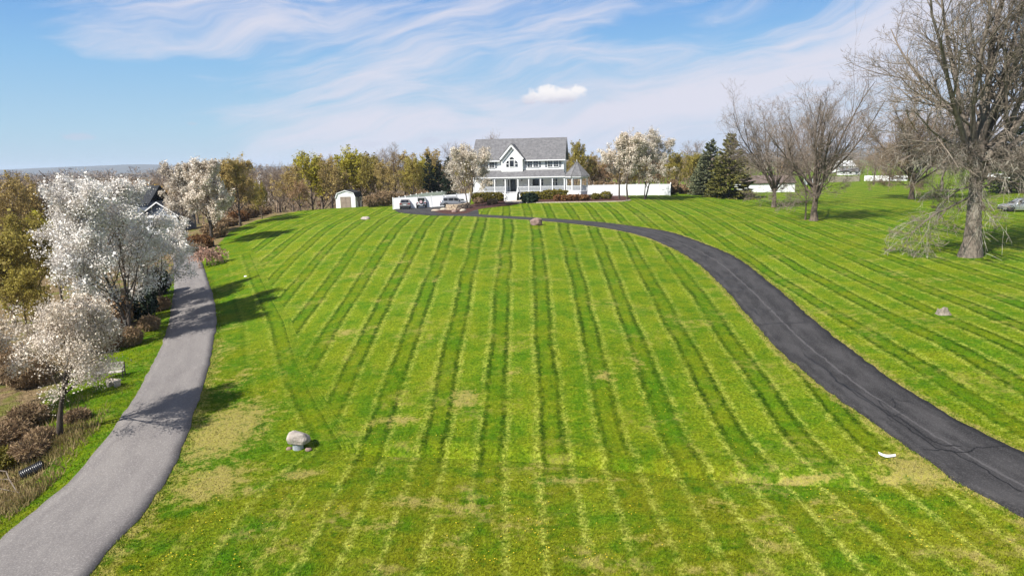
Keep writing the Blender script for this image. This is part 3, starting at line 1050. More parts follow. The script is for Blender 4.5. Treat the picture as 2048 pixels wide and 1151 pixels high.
# ------------------------------------------------------------------ trees
def tubes(P, Rr, n):
    """P (M,K,3), Rr (M,K) -> verts, quads"""
    M_, K_, _ = P.shape
    if n == 2:                                       # hair-thin twigs: one flat sliver each
        T = P[:, -1] - P[:, 0]
        U = np.cross(T, np.random.default_rng(M_).normal(0, 1, (M_, 3)))
        U /= np.linalg.norm(U, axis=-1, keepdims=True) + 1e-9
        V = P[:, :, None] + Rr[:, :, None, None] * 1.25 * np.stack([U, -U], 1)[:, None]
        i = np.arange(M_ * K_ * 2).reshape(M_, K_, 2)
        return V.reshape(-1, 3), np.stack([i[:, :-1, 0], i[:, :-1, 1], i[:, 1:, 1], i[:, 1:, 0]], -1).reshape(-1, 4)
    T = np.empty_like(P)
    T[:, 1:-1] = P[:, 2:] - P[:, :-2]
    T[:, 0] = P[:, 1] - P[:, 0]
    T[:, -1] = P[:, -1] - P[:, -2]
    T /= np.linalg.norm(T, axis=-1, keepdims=True) + 1e-9
    ref = np.where(np.abs(T[:, :1, 2:3]) < 0.8, np.array([[[0, 0, 1.0]]]), np.array([[[1.0, 0, 0]]]))
    U = np.cross(T, np.broadcast_to(ref, T.shape))
    U /= np.linalg.norm(U, axis=-1, keepdims=True) + 1e-9
    W = np.cross(T, U)
    a = np.arange(n) * 2 * PI / n
    V = P[:, :, None] + Rr[:, :, None, None] * (U[:, :, None] * np.cos(a)[None, None, :, None] + W[:, :, None] * np.sin(a)[None, None, :, None])
    idx_ = np.arange(M_ * K_ * n).reshape(M_, K_, n)
    nx_ = np.roll(idx_, -1, 2)
    Q = np.stack([idx_[:, :-1], nx_[:, :-1], nx_[:, 1:], idx_[:, 1:]], -1).reshape(-1, 4)
    return V.reshape(-1, 3), Q


def poly(p0, d0, L, K_, up_, wob, rng):
    """grow M curved branches"""
    M_ = len(p0)
    P = np.empty((M_, K_, 3))
    P[:, 0] = p0
    d = d0.copy()
    stp = (L / (K_ - 1))[:, None]
    upv = up_ if hasattr(up_, '__len__') else np.full(M_, up_)
    for k in range(1, K_):
        d = d + rng.normal(0, wob, (M_, 3))
        d[:, 2] += upv / (K_ - 1)
        d /= np.linalg.norm(d, axis=1, keepdims=True) + 1e-9
        P[:, k] = P[:, k - 1] + d * stp
    return P


def kids(rng, P, Rr, n, t0=0.25, t1=1.0, ang=45, asd=10, L=0.5, lt=0.5, lsd=0.2, up_=0.3, wob=0.12, K_=4, rr=0.6, tip=0.25, rmin=0.006, flat=0.0):
    M_, Kp, _ = P.shape
    t = t0 + (t1 - t0) * (np.arange(n)[None] + rng.uniform(0, 1, (M_, n))) / n
    s_ = t * (Kp - 1)
    i = np.clip(s_.astype(int), 0, Kp - 2)
    f = (s_ - i)[..., None]
    m_ = np.arange(M_)[:, None]
    A, B = P[m_, i], P[m_, i + 1]
    pos = A * (1 - f) + B * f
    tan_ = (B - A) / (np.linalg.norm(B - A, axis=-1, keepdims=True) + 1e-9)
    r_ = Rr[m_, i] * (1 - f[..., 0]) + Rr[m_, i + 1] * f[..., 0]
    azm = np.arange(n)[None] * 2.4 + rng.uniform(0, 2 * PI, (M_, 1)) + rng.normal(0, 0.5, (M_, n))
    ref = np.where(np.abs(tan_[..., 2:3]) < 0.9, np.array([0, 0, 1.0]), np.array([1.0, 0, 0]))
    U = np.cross(tan_, ref)
    U /= np.linalg.norm(U, axis=-1, keepdims=True) + 1e-9
    W = np.cross(tan_, U)
    a = np.radians(np.clip(rng.normal(ang, asd, (M_, n)), 8, 120))[..., None]
    d = tan_ * np.cos(a) + (U * np.cos(azm)[..., None] + W * np.sin(azm)[..., None] * (1 - flat)) * np.sin(a)
    Lp = np.linalg.norm(np.diff(P, axis=1), axis=-1).sum(1)[:, None]
    Ls = Lp * L * (1 - lt * (t - t0) / max(t1 - t0, 1e-6)) * np.exp(rng.normal(0, lsd, (M_, n)))
    P2 = poly(pos.reshape(-1, 3), d.reshape(-1, 3), Ls.ravel(), K_, up_, wob, rng)
    r0_ = np.maximum(np.minimum(rr * r_.ravel(), Ls.ravel() * 0.05 + 0.01), rmin)
    R2 = r0_[:, None] * (1 + (tip - 1) * np.linspace(0, 1, K_))[None]
    return P2, R2


def leaf_quads(rng, c, size, sd=0.3, elong=1.0, droop=None):
    n = len(c)
    a = rng.normal(0, 1, (n, 3))
    a /= np.linalg.norm(a, axis=1, keepdims=True) + 1e-9
    b_ = np.cross(a, rng.normal(0, 1, (n, 3)))
    b_ /= np.linalg.norm(b_, axis=1, keepdims=True) + 1e-9
    s_ = size * np.exp(rng.normal(0, sd, (n, 1))) * 0.5
    a = a * s_ * elong
    b_ = b_ * s_
    k = rng.uniform(0.35, 1.0, (n, 1))
    V = np.stack([c - a - b_ * k, c + a * k - b_, c + a + b_ * k, c - a * k + b_], 1).reshape(-1, 3)
    return V, np.arange(4 * n).reshape(n, 4)


def along(rng, P, n, t0=0.2, t1=1.0, spread=0.1):
    M_, K_, _ = P.shape
    m_ = rng.integers(0, M_, n)
    s_ = rng.uniform(t0, t1, n) * (K_ - 1)
    i = np.clip(s_.astype(int), 0, K_ - 2)
    f = (s_ - i)[:, None]
    return P[m_, i] * (1 - f) + P[m_, i + 1] * f + rng.normal(0, spread, (n, 3))


def clumped(rng, P, n, per, t0, t1, spread):
    """centres gathered in clumps with gaps between"""
    c = along(rng, P, max(1, n // per), t0, t1, spread * 0.5)
    return np.repeat(c, per, 0) + rng.normal(0, spread, (len(c) * per, 3))


def join(parts):
    V, Q, n = [], [], 0
    for v, q in parts:
        V.append(v)
        Q.append(q + n)
        n += len(v)
    return np.concatenate(V), np.concatenate(Q)


def trunk_line(rng, Ht, r_, K_=7, lean=(0, 0), wob=0.05, flare=1.6, tip=0.5):
    z = np.linspace(-0.25, Ht, K_)
    P = np.zeros((1, K_, 3))
    P[0, :, 2] = z
    t = np.linspace(0, 1, K_)
    P[0, :, 0] = lean[0] * t * Ht + np.cumsum(rng.normal(0, wob, K_)) * (t > 0)
    P[0, :, 1] = lean[1] * t * Ht + np.cumsum(rng.normal(0, wob, K_)) * (t > 0)
    Rr = r_ * (1 + (tip - 1) * t)
    Rr = Rr + r_ * (flare - 1) * np.exp(-np.linspace(0, Ht, K_) / (r_ * 2.0))
    return P, Rr[None]


def tree_parts(root, trunk, limbs, twigs, leaf=None, bark=None, twig=None, leafm=None, leafname='crown'):
    V, Q = join([tubes(P, Rr, n) for P, Rr, n in trunk])
    o = link('trunk', np_mesh('trunk', V, [Q]), bark, root, True)
    if limbs:
        V, Q = join([tubes(P, Rr, n) for P, Rr, n in limbs])
        link('branches', np_mesh('branches', V, [Q]), bark, root, True)
    if twigs:
        V, Q = join([tubes(P, Rr, n) for P, Rr, n in twigs])
        tag(link('twigs' if leaf is not None else 'crown', np_mesh('twigs', V, [Q]), twig, root), kind='stuff')
    if leaf is not None:
        V, Q = leaf
        tag(link(leafname, np_mesh(leafname, V, [Q]), leafm, root), kind='stuff')
    return root


def bare_tree(name, label, cat, seed, Ht, r_, trunkH, n1, ang1, L1, n2, n3, n4, bark, twig, loc, low=None, up1=0.5, twr=0.011, leader=0.0, group=None, lean=(0, 0), w2=0.10, extra=None, n5=0):
    """bare deciduous tree: trunk, limbs, branches, branchlets, twigs"""
    rng = np.random.default_rng(seed)
    root = thing(name, label, cat, loc, 0, group)
    TP, TR = trunk_line(rng, trunkH, r_, 8, lean, 0.05 * r_ / 0.4, 1.7, 0.62)
    LP, LR = kids(rng, TP, TR, n1, 0.55, 1.0, ang1, 9, L1 / trunkH, 0.15, 0.16, up1, 0.10, 8, 0.62, 0.18)
    if leader:
        t_ = TP[:, -1]
        P_ = poly(t_, np.array([[0.05, 0, 1.0]]), np.array([leader]), 8, 0.3, 0.07, rng)
        R_ = (TR[:, -1:] * 0.9) * np.linspace(1, 0.15, 8)[None]
        LP = np.concatenate([LP, P_])
        LR = np.concatenate([LR, R_])
    l2 = [kids(rng, LP, LR, n2, 0.16, 0.98, 38, 12, 0.44, 0.55, 0.25, 0.35, w2, 6, 0.55, 0.22)]
    if low:
        # low limbs that reach out and hang
        P_, R_ = kids(rng, TP, TR, low[0], low[1], low[2], 82, 14, low[3] / trunkH, 0.2, 0.3, low[4], 0.14, 7, 0.22, 0.25)
        lowP, lowR = P_, R_
        LP = np.concatenate([LP, np.concatenate([P_, P_[:, -1:] + (P_[:, -1:] - P_[:, -2:-1]) * 0.6], 1)[:, :8]]) if P_.shape[1] == 7 else LP
        LR = np.concatenate([LR, np.concatenate([R_, R_[:, -1:] * 0.6], 1)])
        l2 = [kids(rng, LP, LR, n2, 0.16, 0.98, 38, 12, 0.44, 0.55, 0.25, 0.25, w2, 6, 0.55, 0.22)]
    P2, R2 = l2[0]
    P3, R3 = kids(rng, P2, R2, n3, 0.15, 1.0, 40, 12, 0.50, 0.5, 0.28, 0.25, 0.13, 4, 0.6, 0.35, twr * 0.9)
    P4, R4 = kids(rng, P3, R3, n4, 0.12, 1.0, 38, 13, 0.55, 0.4, 0.3, 0.2, 0.14, 3, 0.7, 0.5, twr * 0.8)
    tw = [(P3, R3, 3), (P4, R4, 2)]
    if n5:
        P5, R5 = kids(rng, P4, R4, n5, 0.2, 1.0, 38, 13, 0.6, 0.3, 0.3, 0.1, 0.1, 2, 0.8, 0.6, twr * 0.65)
        tw.append((P5, R5, 2))
    if extra:
        nh, L_, dr_ = extra
        P6, R6 = kids(rng, P2[: max(1, len(P2))], R2, nh, 0.3, 1.0, 60, 20, L_, 0.2, 0.3, dr_, 0.16, 4, 0.6, 0.4, twr)
        tw.append((P6, R6, 3))
    tree_parts(root, [(TP, TR, 12)], [(LP, LR, 7), (P2, R2, 5)], tw, None, bark, twig)
    if low and len(low) > 5:
        Pa, Ra = kids(rng, lowP, lowR, 10, 0.35, 1.0, 48, 16, 0.50, 0.3, 0.3, -0.9, 0.14, 5, 0.32, 0.3, 0.012)
        Pb_, Rb = kids(rng, Pa, Ra, 6, 0.15, 1.0, 42, 14, 0.5, 0.3, 0.3, -0.7, 0.12, 4, 0.7, 0.4, 0.011)
        Pc_, Rc = kids(rng, Pb_, Rb, 3, 0.2, 1.0, 40, 14, 0.55, 0.3, 0.3, -0.5, 0.1, 3, 0.7, 0.5, 0.009)
        V_, Q_ = join([tubes(Pa, Ra, 4), tubes(Pb_, Rb, 3), tubes(Pc_, Rc, 2)])
        tag(link('hanging_twigs', np_mesh('hanging_twigs', V_, [Q_]), MT['twig_pale'], root), kind='stuff')
    k = Ht / float(np.percentile(P3[..., 2], 99.0))
    root.scale = (k, k, k)
    return root


TALL = {}


def leafy_tree(name, label, cat, seed, Ht, r_, trunkH, bark, twig, leafm, nleaf, lsize, loc=(0, 0, 0), n1=9, ang1=35, n2=8, n3=6, per=6, spread=0.22, group=None, up1=0.6, t0=0.45, leafname='crown', lf=0.55, low_t=0.35, stems=1, n4=0, L1=None, seglead=True):
    rng = np.random.default_rng(seed)
    root = thing(name, label, cat, loc, 0, group)
    TPs, TRs = [], []
    for s_ in range(stems):
        a_ = rng.uniform(0, 2 * PI)
        ln = (0.0, 0.0) if stems == 1 else (0.28 * math.cos(a_ + s_ * 2 * PI / stems), 0.28 * math.sin(a_ + s_ * 2 * PI / stems))
        P_, R_ = trunk_line(rng, Ht * 0.80, r_ * (1 if stems == 1 else rng.uniform(0.6, 0.9)), 9, ln, 0.05, 1.4, 0.12)
        TPs.append(P_)
        TRs.append(R_)
    TP, TR = np.concatenate(TPs), np.concatenate(TRs)
    P1, R1 = kids(rng, TP, TR, n1, trunkH / (Ht * 0.80), 0.96, ang1, 9, L1 or 0.55, 0.5, 0.15, up1, 0.09, 6, 0.5, 0.2)
    P2, R2 = kids(rng, P1, R1, n2, 0.2, 1.0, 38, 12, 0.45, 0.45, 0.25, 0.3, 0.12, 4, 0.6, 0.3, 0.012)
    P3, R3 = kids(rng, P2, R2, n3, 0.15, 1.0, 40, 14, 0.55, 0.3, 0.3, 0.2, 0.12, 3, 0.6, 0.5, 0.008)
    k_ = Ht / float(np.percentile(P3[..., 2], 99.3))
    TALL[root.name] = k_
    root.scale = (k_, k_, k_)
    tw = [(P2, R2, 3), (P3, R3, 2)]
    if n4:
        P4, R4 = kids(rng, P3, R3, n4, 0.15, 1.0, 38, 14, 0.6, 0.3, 0.3, 0.2, 0.1, 2, 0.7, 0.6, 0.007)
        tw.append((P4, R4, 2))
    leaf = None
    if nleaf:
        if leafname == 'blossom':
            nleaf = int(nleaf * 1.7)
        c = np.concatenate([clumped(rng, P3, int(nleaf * (1 - lf)), per, 0.3, 1.0, spread), clumped(rng, P2, int(nleaf * lf), per, 0.5, 1.0, spread)])
        if leafname == 'blossom':
            rx_ = np.percentile(np.hypot(c[:, 0], c[:, 1]), 97)
            z0_, z1_ = np.percentile(c[:, 2], [2, 99])
            q_ = np.sqrt((np.hypot(c[:, 0], c[:, 1]) / rx_) ** 2 + (np.maximum(c[:, 2] - z0_ - 0.30 * (z1_ - z0_), -0.4 * (z1_ - z0_)) / (0.70 * (z1_ - z0_))) ** 2)
            lump_ = 0.16 * np.sin(c[:, 0] * 1.9 + seed) + 0.16 * np.sin(c[:, 1] * 1.7 + 2 * seed) + 0.16 * np.sin(c[:, 2] * 2.3 + 3 * seed)
            c = c[rng.uniform(0, 1, len(c)) < np.clip((q_ + lump_ - 0.28) / 0.5, 0.06, 1)]
        leaf = leaf_quads(rng, c, lsize, 0.35)
    tree_parts(root, [(TP, TR, 10)], [(P1, R1, 6)], tw, leaf, bark, twig, leafm, leafname)
    return root


def spruce(name, label, seed, Ht, rad, leafm, loc, group=None, dens=1.0, skirt=0.25, cat='spruce'):
    rng = np.random.default_rng(seed)
    root = thing(name, label, cat, loc, 0, group)
    TP, TR = trunk_line(rng, Ht, 0.018 * Ht, 8, (0, 0), 0.01, 1.4, 0.08)
    nw = int(Ht * 2.6)
    p0, d0, L_ = [], [], []
    for k in range(nw):
        t = k / nw
        z = skirt + (Ht - skirt) * (t ** 0.92)
        nb = int(13 * (1 - t) + 5)
        for j in range(nb):
            a_ = rng.uniform(0, 2 * PI)
            p0.append((0, 0, z + rng.uniform(-0.15, 0.15)))
            e = 0.02 + 0.55 * t ** 1.5 - 0.22 * (1 - t)
            d0.append((math.cos(a_) * math.cos(e), math.sin(a_) * math.cos(e), math.sin(e)))
            L_.append(rad * (1 - t) ** 0.85 * rng.uniform(0.72, 1.12) + 0.12)
    P1 = poly(np.array(p0), np.array(d0), np.array(L_), 5, 0.22, 0.06, rng)
    R1 = 0.03 * np.linspace(1, 0.2, 5)[None] * np.ones((len(p0), 1))
    # sprays of needles along every bough, hanging a little
    n = int(len(p0) * 26 * dens)
    w = np.array(L_) / sum(L_)
    m_ = rng.choice(len(p0), n, p=w)
    s_ = np.sqrt(rng.uniform(0.02, 1.0, n)) * 4
    i = np.clip(s_.astype(int), 0, 3)
    f = (s_ - i)[:, None]
    c = P1[m_, i] * (1 - f) + P1[m_, i + 1] * f
    tg = P1[m_, i + 1] - P1[m_, i]
    tg /= np.linalg.norm(tg, axis=1, keepdims=True)
    sd_ = np.cross(tg, [0, 0, 1.0])
    sd_ /= np.linalg.norm(sd_, axis=1, keepdims=True) + 1e-9
    sgn = rng.choice([-1, 1], (n, 1))
    d = tg * rng.uniform(0.5, 1.1, (n, 1)) + sd_ * sgn * rng.uniform(0.2, 1.0, (n, 1)) + rng.normal(0, 0.18, (n, 3))
    d[:, 2] -= rng.uniform(0.0, 0.35, n)
    d /= np.linalg.norm(d, axis=1, keepdims=True)
    ln = rng.uniform(0.22, 0.5, (n, 1)) * (0.6 + 0.4 * rad / 3.0)
    sw = np.cross(d, rng.normal(0, 1, (n, 3)))
    sw /= np.linalg.norm(sw, axis=1, keepdims=True) + 1e-9
    wd_ = ln * rng.uniform(0.16, 0.28, (n, 1))
    V = np.stack([c, c + d * ln * 0.45 + sw * wd_, c + d * ln, c + d * ln * 0.45 - sw * wd_], 1).reshape(-1, 3)
    V2, Q2 = tubes(TP, TR, 8)
    link('trunk', np_mesh('trunk', V2, [Q2]), MT['bark_dark'], root, True)
    V3, Q3 = tubes(P1, R1, 3)
    link('boughs', np_mesh('boughs', V3, [Q3]), MT['bark_dark'], root)
    tag(link('needles', np_mesh('needles', V, [np.arange(4 * n).reshape(n, 4)]), leafm, root), kind='stuff')
    return root


def bush(name, label, cat, seed, rx, ry, hz, leafm, n, size, loc, rz=0.0, group=None, boxy=2.0, elong=1.0, core=True, stems=14, twig=None):
    """shrub or hedge: leaves through the outer volume, twigs and a shaded heart inside"""
    rng = np.random.default_rng(seed)
    root = thing(name, label, cat, loc, rz, group)
    q = rng.normal(0, 1, (n, 3))
    q /= np.linalg.norm(q, axis=1, keepdims=True)
    q /= (np.abs(q) ** boxy).sum(1, keepdims=True) ** (1 / boxy)
    lump = 1 + 0.10 * np.sin(q[:, 0] * 7 * max(1, rx) + seed) * np.cos(q[:, 1] * 5 + 1.3 * seed) + 0.07 * np.sin(q[:, 2] * 9 + q[:, 0] * 13 * max(1, rx / 2))
    s_ = rng.uniform(0.55, 1.0, n) ** 0.5 * lump
    c = q * s_[:, None] * [rx, ry, hz * 0.5] + [0, 0, hz * 0.52]
    c[:, 2] = np.maximum(c[:, 2], 0.05)
    V, Q = leaf_quads(rng, c, size, 0.3, elong)
    tag(link('foliage', np_mesh('foliage', V, [Q]), leafm, root), kind='stuff')
    p0 = np.c_[rng.uniform(-0.5, 0.5, stems) * rx, rng.uniform(-0.5, 0.5, stems) * ry, np.full(stems, -0.1)]
    d0 = np.c_[rng.normal(0, 0.4, (stems, 2)), np.ones(stems)]
    d0 /= np.linalg.norm(d0, axis=1, keepdims=True)
    P1 = poly(p0, d0, np.full(stems, hz * 0.85), 4, 0.2, 0.12, rng)
    V, Q = tubes(P1, 0.02 * np.linspace(1, 0.4, 4)[None] * np.ones((stems, 1)), 4)
    link('stems', np_mesh('stems', V, [Q]), twig or MT['bark_dark'], root)
    return root


def rock(name, label, seed, sx, sy, sz, m_, loc, rz=0.0, cat='boulder', group=None, flat=0.45, n=4):
    import bmesh
    rng = np.random.default_rng(seed)
    bm = bmesh.new()
    bmesh.ops.create_icosphere(bm, subdivisions=n, radius=1.0)
    k = rng.normal(0, 1, (9, 3))
    k /= np.linalg.norm(k, axis=1, keepdims=True)
    off = rng.uniform(0.55, 0.95, 9)
    for v in bm.verts:
        p = np.array(v.co)
        for a_, o_ in zip(k, off):                      # planes cut off the lump
            dd = p @ a_ - o_
            if dd > 0:
                p = p - a_ * dd * 0.85
        nz_ = mnoise.fractal(Vector(p) * 1.7 + Vector((seed, 0, 0)), 0.9, 2.1, 5) * 0.10 + mnoise.fractal(Vector(p) * 6 + Vector((0, seed, 0)), 0.8, 2.2, 3) * 0.025
        p = p * (1 + nz_ + 0.05 * math.sin(5 * p[0] + seed) * math.cos(4 * p[1]) + 0.03 * math.sin(11 * p[2] + 3 * p[0]))
        v.co = (p[0] * sx, p[1] * sy, max(p[2], -flat) * sz)
    me = bpy.data.meshes.new(name)
    bm.to_mesh(me)
    bm.free()
    o = link(name, me, m_, None, True)
    o.location = loc
    o.rotation_euler = (0, 0, rz)
    if label:
        tag(o, label, cat, group)
    return o


# ------------------------------------------------------------------ the white house
hp = at(1038, 400)
HZ = float(hp[2]) - 0.05
HY = R(-8)
house = thing('house', 'two storey white farmhouse with grey roof, front gable and long porch on the hilltop', 'house', (float(hp[0]), float(hp[1]) + 2.6, HZ), HY)
W = MT['white']


def window(parent, x0, x1, z0, z1, y, cols=2, sash=True, fr=0.07, name='window', grid=False):
    m = MB()
    m.box(x0 - fr, x0, y - 0.07, y + 0.02, z0 - fr, z1 + fr)
    m.box(x1, x1 + fr, y - 0.07, y + 0.02, z0 - fr, z1 + fr)
    m.box(x0, x1, y - 0.07, y + 0.02, z1, z1 + fr)
    m.box(x0 - fr * 0.3, x1 + fr * 0.3, y - 0.10, y + 0.02, z0 - fr, z0)
    zm = (z0 + z1) / 2
    if sash:
        m.box(x0, x1, y - 0.05, y + 0.015, zm - 0.03, zm + 0.03)
    if grid:
        for k in range(1, cols + 1):
            xx = x0 + (x1 - x0) * k / (cols + 1)
            m.box(xx - 0.014, xx + 0.014, y - 0.043, y + 0.012, z0, z1)
        for zz in ((z0 + zm) / 2, (z1 + zm) / 2):
            m.box(x0, x1, y - 0.041, y + 0.011, zz - 0.013, zz + 0.013)
    o = m.build(name, W, parent)
    MB().box(x0 - 0.01, x1 + 0.01, y - 0.03, y + 0.005, z0 - 0.01, z1 + 0.01).build('pane', MT['glass'], o)
    return o


HW, HD, EZ, RZ = 8.1, 9.6, 7.35, 10.95
mb = MB()
# body and gable ends as one shell
mb.prism([(-0.0, 0.0), (HD, 0.0), (HD, EZ), (HD / 2, RZ - 0.18), (0.0, EZ)], -HW, HW, Matrix(((0, 1, 0, 0), (1, 0, 0, 0), (0, 0, 1, 0), (0, 0, 0, 1))))
# the gable bay above the porch
mb.prism([(-2.96, 4.75), (0.86, 4.75), (0.86, 7.35), (-1.05, 9.58), (-2.96, 7.35)], -0.62, 0.3)
mb.build('wall', MT['siding'], house)
mb = MB()
sl = (RZ - EZ) / (HD / 2)
yo = 0.5
mb.slab([(-HW - 0.45, -yo, EZ - sl * yo + 0.1), (HW + 0.45, -yo, EZ - sl * yo + 0.1), (HW + 0.45, HD / 2, RZ + 0.1), (-HW - 0.45, HD / 2, RZ + 0.1)], 0.16)
mb.slab([(HW + 0.45, HD + yo, EZ - sl * yo + 0.1), (-HW - 0.45, HD + yo, EZ - sl * yo + 0.1), (-HW - 0.45, HD / 2 + 0.002, RZ + 0.1), (HW + 0.45, HD / 2 + 0.002, RZ + 0.1)], 0.16)
roof = mb.build('roof', MT['roof'], house)
gx_, gz_ = -1.05, 9.86
mb = MB()
mb.slab([(gx_, -1.05, gz_), (gx_ - 2.15, -1.05, 7.36), (gx_ - 2.15, -0.25, 7.36), (gx_, 3.3, gz_)], 0.14)
mb.slab([(gx_, 3.3, gz_), (gx_ + 2.15, -0.25, 7.36), (gx_ + 2.15, -1.05, 7.36), (gx_, -1.05, gz_)], 0.14)
mb.build('gable_roof', MT['roof'], house)
mb = MB()
for s in (-1, 1):
    a = Vector((gx_, -1.07, gz_ - 0.02))
    b = Vector((gx_ + s * 2.2, -1.07, 7.36 - 0.08))
    d = (b - a).normalized()
    nrm = Vector((d.z, 0, -d.x)) * (0.26 if s < 0 else -0.26)
    if nrm.z > 0:
        nrm = -nrm
    q = [a, b, b + nrm, a + nrm]
    mb.add([tuple(p) for p in q] + [(p.x, p.y - 0.05, p.z) for p in q], [(0, 1, 2, 3), (7, 6, 5, 4), (0, 4, 5, 1), (1, 5, 6, 2), (2, 6, 7, 3), (3, 7, 4, 0)])
mb.build('rake_trim', W, house)
mb = MB()
for x0, x1 in ((-HW - 0.45, gx_ - 2.2), (gx_ + 2.2, HW + 0.45)):
    mb.box(x0, x1, -yo - 0.09, -yo + 0.01, EZ - sl * yo - 0.12, EZ - sl * yo + 0.06)
    mb.box(x0, x1, -yo + 0.012, -0.002, EZ - sl * yo - 0.10, EZ - sl * yo - 0.07)
    mb.build('gutter', W, house)
    mb = MB()
mb = MB()
mb.box(HW - 0.02, HW + 0.09, -0.07, 0.05, 5.0, 6.95)
mb.build('corner_trim', W, house)
mb = MB()
mb.box(-HW - 0.09, -HW + 0.02, -0.07, 0.05, 0.0, 6.95)
mb.build('corner_trim', W, house)
mb = MB()
mb.box(HW - 0.02, HW + 0.09, -0.071, 0.049, 0.0, 4.0)
mb.build('corner_trim', W, house)
# upper windows with their shutters
for xa, xb, sa_, sb_ in ((-6.35, -4.35, -6.82, -4.30 + 0.12), (1.72, 3.62, 1.22, 3.70), (5.35, 7.25, 4.78, 7.36)):
    mid_ = (xa + xb) / 2
    window(house, xa, mid_ - 0.09, 5.76, 6.92, -0.01, 1, True, 0.09, grid=True)
    window(house, mid_ + 0.09, xb, 5.76, 6.92, -0.01, 1, True, 0.09, grid=True)
    for sx in (xa - 0.50, xb + 0.13):
        m = MB()
        m.box(sx, sx + 0.37, -0.06, -0.003, 5.70, 6.98)
        for k in range(13):
            m.box(sx + 0.05, sx + 0.32, -0.075, -0.055, 5.76 + k * 0.09, 5.80 + k * 0.09)
        m.build('shutter', MT['shutter'], house)


def poly_window(poly, y):
    cx = sum(p[0] for p in poly) / len(poly)
    cz = sum(p[1] for p in poly) / len(poly)
    big_ = []
    for x, z in poly:
        d = math.hypot(x - cx, z - cz)
        big_.append((cx + (x - cx) * (1 + 0.07 / d), cz + (z - cz) * (1 + 0.07 / d)))
    o = MB().prism(big_, y - 0.05, y + 0.02).build('window', W, house)
    MB().prism(poly, y - 0.075, y - 0.04).build('pane', MT['glass'], o)


yg = -0.625
window(house, -1.44, -0.68, 5.92, 7.02, yg, 1, False, 0.08)
arc = [(gx_ - 0.01 + 0.40 * math.cos(a), 7.24 + 0.37 * math.sin(a)) for a in np.linspace(0, PI, 13)]
poly_window(arc, yg)
for s in (-1, 1):
    x_in, x_out = gx_ + s * 0.58, gx_ + s * 1.03
    poly_window([(x_in, 5.92), (x_out, 5.92), (x_out, 6.38), (x_in, 6.38)], yg)
    q = [(x_in, 6.50)] + [(x_in + (x_out - x_in) * math.cos(a), 6.50 + 0.5 * math.sin(a)) for a in np.linspace(0, PI / 2, 7)]
    poly_window(q, yg)
# ground floor windows, door
for x0, x1, s in ((-6.80, -6.42, False), (-5.95, -4.80, False), (-4.45, -4.08, False), (1.70, 2.08, False), (2.55, 3.75, False), (4.10, 4.48, False), (6.20, 6.52, False), (6.68, 7.05, False)):
    window(house, x0, x1, 2.45, 3.75, -0.01, 1, (x1 - x0) < 0.6, 0.10)
ds = MB()
ds.box(-2.12, -1.98, -0.10, -0.003, 1.5, 3.92)
ds.box(0.02, 0.16, -0.10, -0.003, 1.5, 3.92)
ds.box(-2.12, 0.16, -0.11, -0.004, 3.72, 3.93)
ds.box(-1.62, -1.50, -0.09, -0.003, 1.5, 3.72)
ds.box(-0.46, -0.34, -0.09, -0.003, 1.5, 3.72)
ds.build('door_surround', W, house)
for x0, x1 in ((-1.98, -1.62), (-0.34, 0.02)):
    window(house, x0 + 0.06, x1 - 0.06, 2.42, 3.62, -0.02, 1, False, 0.05, 'sidelight')
    MB().box(x0 + 0.01, x1 - 0.01, -0.05, -0.006, 1.52, 2.34).build('door_panel', MT['door_panel'], house)
dr_ = MB().box(-1.50, -0.46, -0.055, -0.006, 1.52, 3.68).build('door', MT['door'], house)
MB().box(-1.30, -0.66, -0.075, -0.05, 1.75, 3.50).build('pane', MT['glass'], dr_)
MB().tube([(-0.58, -0.12, 2.45), (-0.58, -0.12, 2.65)], 0.02, 6).build('handle', MT['rim'], dr_)
for lx in (-2.62, 0.62):
    m = MB()
    m.lathe([(0.05, 3.35), (0.10, 3.40), (0.10, 3.68), (0.13, 3.70), (0.03, 3.82)], 6, Matrix.Translation((lx, -0.16, 0)))
    m.box(lx - 0.03, lx + 0.03, -0.08, -0.003, 3.45, 3.6)
    m.build('wall_lantern', MT['brass'], house)
# porch
mb = MB()
mb.box(-8.15, 8.6, -2.45, -0.004, 1.36, 1.50)
mb.build('porch_floor', mat('porch_boards', (0.42, 0.42, 0.43), (0.34, 0.34, 0.35), 3, 0.7), house)
mb = MB()
mb.box(-8.1, -1.95, -2.38, -2.30, 0.0, 1.357)
mb.box(0.35, 8.55, -2.38, -2.30, 0.0, 1.357)
mb.build('porch_skirt', W, house)
mb = MB()
mb.slab([(-7.75, -2.75, 4.14), (8.75, -2.75, 4.14), (8.1, 0.02, 5.32), (-6.5, 0.02, 5.32)], 0.12)
mb.slab([(-7.75, 0.02, 4.14), (-7.75, -2.75, 4.14), (-6.5, 0.02, 5.32)], 0.12)
mb.slab([(8.75, -2.75, 4.14), (8.75, 0.02, 4.14), (8.1, 0.02, 5.32)], 0.12)
mb.build('porch_roof', MT['roof'], house)
mb = MB()
mb.box(-7.85, 8.85, -2.83, -2.73, 3.96, 4.12)
mb.box(-7.80, 8.80, -2.60, -2.42, 3.72, 4.0)
mb.box(-7.85, -7.75, -2.72, -0.01, 3.96, 4.12)
mb.box(-7.75, 8.75, -2.725, -0.005, 3.985, 4.01)
mb.build('porch_beam', W, house)
PX = [-7.75, -5.95, -3.95, -2.05, 0.22, 2.15, 4.25, 6.35, 8.45]
for x in PX:
    m = MB()
    m.box(x - 0.09, x + 0.09, -2.60, -2.42, 1.503, 3.72)
    m.box(x - 0.12, x + 0.12, -2.63, -2.39, 1.503, 1.70)
    m.box(x - 0.12, x + 0.12, -2.63, -2.39, 3.55, 3.715)
    m.build('porch_post', W, house)
